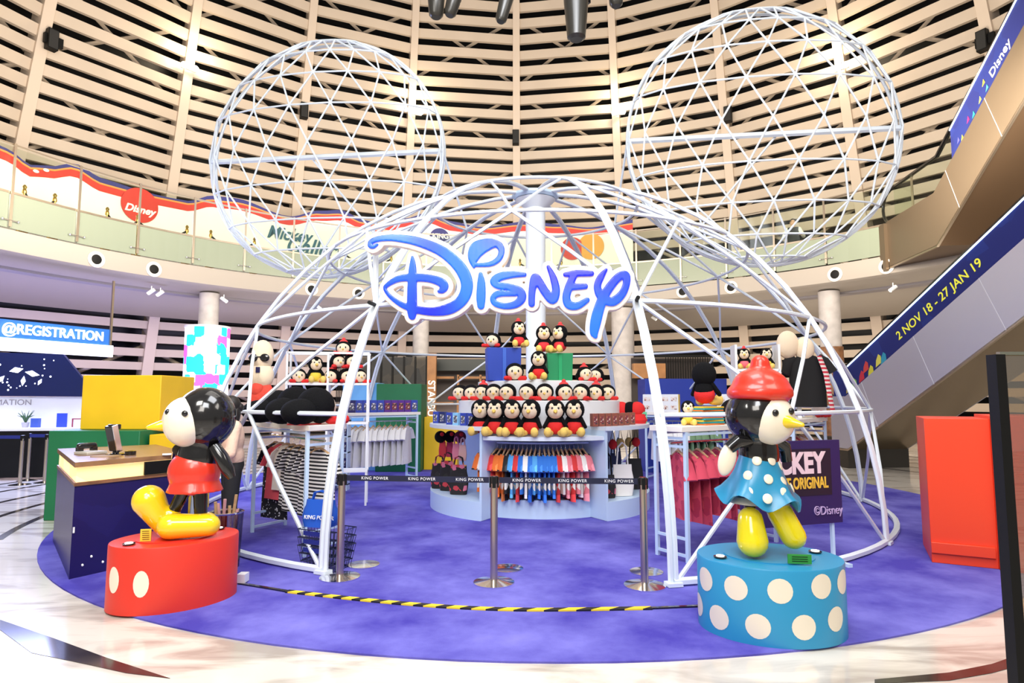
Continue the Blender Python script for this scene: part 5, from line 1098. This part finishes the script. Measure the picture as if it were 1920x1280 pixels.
# ------------------------------------------------------------------ people
skin = mat('skin', (.58, .33, .22), .5); hairm = mat('black_hair', (.012, .009, .008), .5)
def person(lab, p, rz, top, trousers, hands, elbows, sc=1.0, vest=None, head_fwd=.0, sleeve=None, hair_long=False):
    t = thing('person', lab, 'person', p, rz); t.scale = (sc,)*3
    q = B(); q.ell((0, -.0-head_fwd, 1.5), (.078, .098, .112)); q.limb((0, .005, 1.30), (0, -.01-head_fwd*.6, 1.43), .055, .05); q.ell((0, 0, 1.18), (.155, .10, .2)); q.ell((0, 0, .95), (.15, .105, .14))
    for s_, hd_, el in ((-1, hands[0], elbows[0]), (1, hands[1], elbows[1])):
        q.limb((s_*.17, 0, 1.30), el, .05, .04); q.limb(el, hd_, .038, .027)
        q.limb((s_*.085, 0, .88), (s_*.095, -.01, .48), .085, .055); q.limb((s_*.095, -.01, .48), (s_*.1, .02, .09), .055, .036); q.limb((s_*.1, .02, .045), (s_*.105, -.13, .035), .038, .03)
        w = Vector(hd_); f_ = (w-Vector(el)).normalized(); sd_ = f_.cross(Vector((0, 0, 1))); sd_ = sd_.normalized() if sd_.length > .1 else Vector((1, 0, 0)); q.limb(w, w+f_*.06, .028, .034)
    body = remesh(q.build('body', skin, t), .011, 4)
    q = B()
    for s_, hd_, el in ((-1, hands[0], elbows[0]), (1, hands[1], elbows[1])):
        w = Vector(hd_); f_ = (w-Vector(el)).normalized(); sd_ = f_.cross(Vector((0, 0, 1))); sd_ = sd_.normalized() if sd_.length > .1 else Vector((1, 0, 0)); dn = Vector((0, 0, -1))
        for k in range(4):
            b0 = w+f_*.085+sd_*(.026-.0175*k); L = (.035, .042, .04, .03)[k]; b1 = b0+f_*L+dn*.008; q.limb(b0-f_*.02, b1, .009, .0085, 8); q.limb(b1, b1+f_*L*.6+dn*.022, .0085, .0075, 8)
        q.limb(w+f_*.03+sd_*.025*s_, w+f_*.07+sd_*.055*s_+dn*.015, .011, .009, 8)
    q.build('fingers', skin, body)
    q = B(); hy = -head_fwd; q.ell((-.03, hy-.088, 1.515), (.012, .008, .006), n=8, m=6); q.ell((.03, hy-.088, 1.515), (.012, .008, .006), n=8, m=6); q.build('eyes', gloss_black, body)
    q = B(); q.limb((0, hy-.09, 1.515), (0, hy-.112, 1.48), .010, .014, 8); q.ell((-.079, hy, 1.5), (.012, .02, .03)); q.ell((.079, hy, 1.5), (.012, .02, .03)); q.build('nose_and_ears', skin, body)
    q = B(); q.ell((0, hy-.088, 1.447), (.024, .008, .006), n=10, m=6); q.build('mouth', mat('lips', (.45, .12, .1), .5), body)
    q = B(); q.ell((0, hy+.018, 1.525), (.088, .102, .105)); 
    if hair_long: q.ell((0, hy+.07, 1.44), (.075, .05, .12)); q.ell((0, hy+.1, 1.5), (.05, .05, .05))
    q.build('hair', hairm, t)
    q = B(); q.ell((0, 0, 1.17), (.172, .118, .21)); q.ell((0, 0, .98), (.172, .125, .16)); q.limb((-.12, 0, 1.30), (.12, 0, 1.30), .07, .07)
    q2 = B()
    for s_, hd_, el in ((-1, hands[0], elbows[0]), (1, hands[1], elbows[1])):
        for z in (q2 if vest else q,): z.limb((s_*.165, 0, 1.30), el, .065, .056); z.limb(el, Vector(el).lerp(Vector(hd_), .88), .054, .042)
    remesh(q.build('vest' if vest else 'shirt', vest or top, t), .014, 4)
    if vest: remesh(q2.build('sleeves', top, t), .012, 4)
    q = B(); q.ell((0, 0, .90), (.168, .125, .12))
    for s_ in (-1, 1): q.limb((s_*.085, 0, .86), (s_*.095, -.01, .48), .10, .07); q.limb((s_*.095, -.01, .48), (s_*.1, .02, .11), .07, .055)
    remesh(q.build('trousers', trousers, t), .014, 4)
    for s_ in (-1, 1): q = B(); q.limb((s_*.1, .03, .05), (s_*.105, -.14, .042), .048, .04, 12); q.build('shoe', gloss_black, t)
    return t
person('person in peach long sleeved shirt and black trousers behind the left statue', (-2.93, 6.62, CZ), R(-60), mat('peach_cloth', (.80, .55, .42), .8, bump=.3), mat('black_trousers', (.012, .012, .014), .8),
       [(-.12, -.26, 1.02), (.14, -.27, 1.0)], [(-.22, -.04, 1.04), (.23, -.04, 1.03)], sc=.985, head_fwd=.05, hair_long=True)
pb = bal(36.0, BR+.55, 5.37); d = ray(1488, 450); A = d.x**2+d.y**2; Bq = -2*(d.x*BC[0]+d.y*BC[1]); Cq = BC[0]**2+BC[1]**2-(BR+.5)**2; tt = (-Bq+math.sqrt(Bq*Bq-4*A*Cq))/2/A; pb = d*tt; pb.z = 5.44
person('person in black waistcoat and white shirt leaning at the upper balcony', pb, R(-25), mat('white_shirt', (.8, .78, .76), .8), MC['black_trousers'], [(-.22, -.33, 1.05), (.22, -.33, 1.05)], [(-.27, -.06, 1.06), (.27, -.06, 1.06)], vest=mat('black_waistcoat', (.012, .012, .015), .8), sc=1.06)
# ------------------------------------------------------------------ speakers and lamps on the piers, stage lights above
def on_pier(x, y, off=-.16):
    z = 12
    for _ in range(40):
        d = ray(x, y); rr = rad(z)+off; A = d.x**2+d.y**2; Bq = -2*(d.x*BC[0]+d.y*BC[1]); Cq = BC[0]**2+BC[1]**2-rr*rr; tt = (-Bq+math.sqrt(Bq*Bq-4*A*Cq))/2/A; z = EYE+d.z*tt
    return d*tt+Vector((0, 0, EYE))
for i, (x, y) in enumerate([(97, 75), (570, 208), (967, 258), (1365, 215), (1843, 77)]):
    p = on_pier(x, y, -.28); az = math.atan2(p.x-BC[0], p.y-BC[1]); t = thing('wall_speaker', 'black box loudspeaker fixed on a wall pier, %s of five' % nth(i, 5), 'loudspeaker', p, -az, 'loudspeakers on the wall piers')
    B().box((0, 0, 0), (.28, .24, .62)).build('cabinet', black_m, t); B().box((0, -.125, 0), (.24, .01, .56)).build('grille', mat('grille_grey', (.02, .02, .02), .7), t)
    if i in (0, 4): B().box((.05, .02, 0), (.5, .12, .3)).build('side_bracket', black_m, t)
for i, (x, y) in enumerate([(356, 125), (780, 210), (1160, 210), (1575, 125)]):
    p = on_pier(x, y, -.35); az = math.atan2(p.x-BC[0], p.y-BC[1]); t = thing('pier_floodlight', 'pair of glowing warm floodlights on a wall pier, %s of four' % nth(i, 4), 'floodlight', p, -az, 'warm floodlights on the wall piers')
    B().box((0, .1, -.05), (.5, .08, .06)).build('bracket', cream_top, t)
    for s_ in (-1, 1): B().ell((s_*.17, 0, 0), (.13, .1, .11)).build('lamp_head', led_mat('flood_glow', (1, .93, .75), 9), t)
    l = bpy.data.lights.new('floodlight', 'POINT'); l.energy = 120; l.color = (1, .82, .55); l.shadow_soft_size = .15; o = bpy.data.objects.new('floodlight', l); COL.objects.link(o); o.location = p+Vector((-sin(az), -cos(az), .0))*.5+Vector((0, 0, .3))
t = thing('lighting_truss', 'black lighting truss bar above the picture carrying stage lights', 'truss', (0, 7.0, 6.95)); B().tube([(-2, 0, 0), (2, 0, 0)], .025, 8).build('bar', black_m, t); B().tube([(-2, 0, .25), (2, 0, .25)], .025, 8).build('bar', black_m, t)
for i, (x, yb, w, kd) in enumerate([(818, 33, .28, 0), (878, 38, .24, 1), (975, 55, .22, 1), (1080, 75, .36, 2), (1155, 12, .26, 0)]):
    p = W(x, 0, 7.0); zb = W(x, yb, 7.0).z; p.z = 6.92; t = thing('stage_light', 'black moving stage light hanging at the top edge, %s of five' % nth(i, 5), 'stage light', p, .2*i, 'stage lights on the truss'); L = p.z-zb
    B().box((0, 0, -.06), (w, w*.8, .1)).build('base_box', gloss_black, t, bevel=.01)
    for s_ in (-1, 1): B().box((s_*w*.5, 0, -.06-L*.25), (.03, .08, max(.1, L*.5))).build('yoke_arm', gloss_black, t)
    q = B(); q.lathe([(w*.2, -L), (w*.30, -L+.03), (w*.40, -L*.6), (w*.44, -L*.3), (w*.3, -L*.15)], n=20); q.build('lamp_body', mat('stage_black', (.02, .018, .014), .3), t, rot=((0, .25, 0) if kd == 1 else (0, 0, 0)))
    if kd == 2:
        for k in range(4): B().box((0, 0, -L*.35-.04*k), (w*.9, w*.9, .012)).build('cooling_fin', black_m, t)
for pr in (P_SIT, P_HAT, P_LIE, P_LIEH, P_YEL, P_PINK):
    if pr.name not in first:
        for ch in list(pr.children):
            for g_ in list(ch.children): bpy.data.objects.remove(g_)
            bpy.data.objects.remove(ch)
        bpy.data.objects.remove(pr)
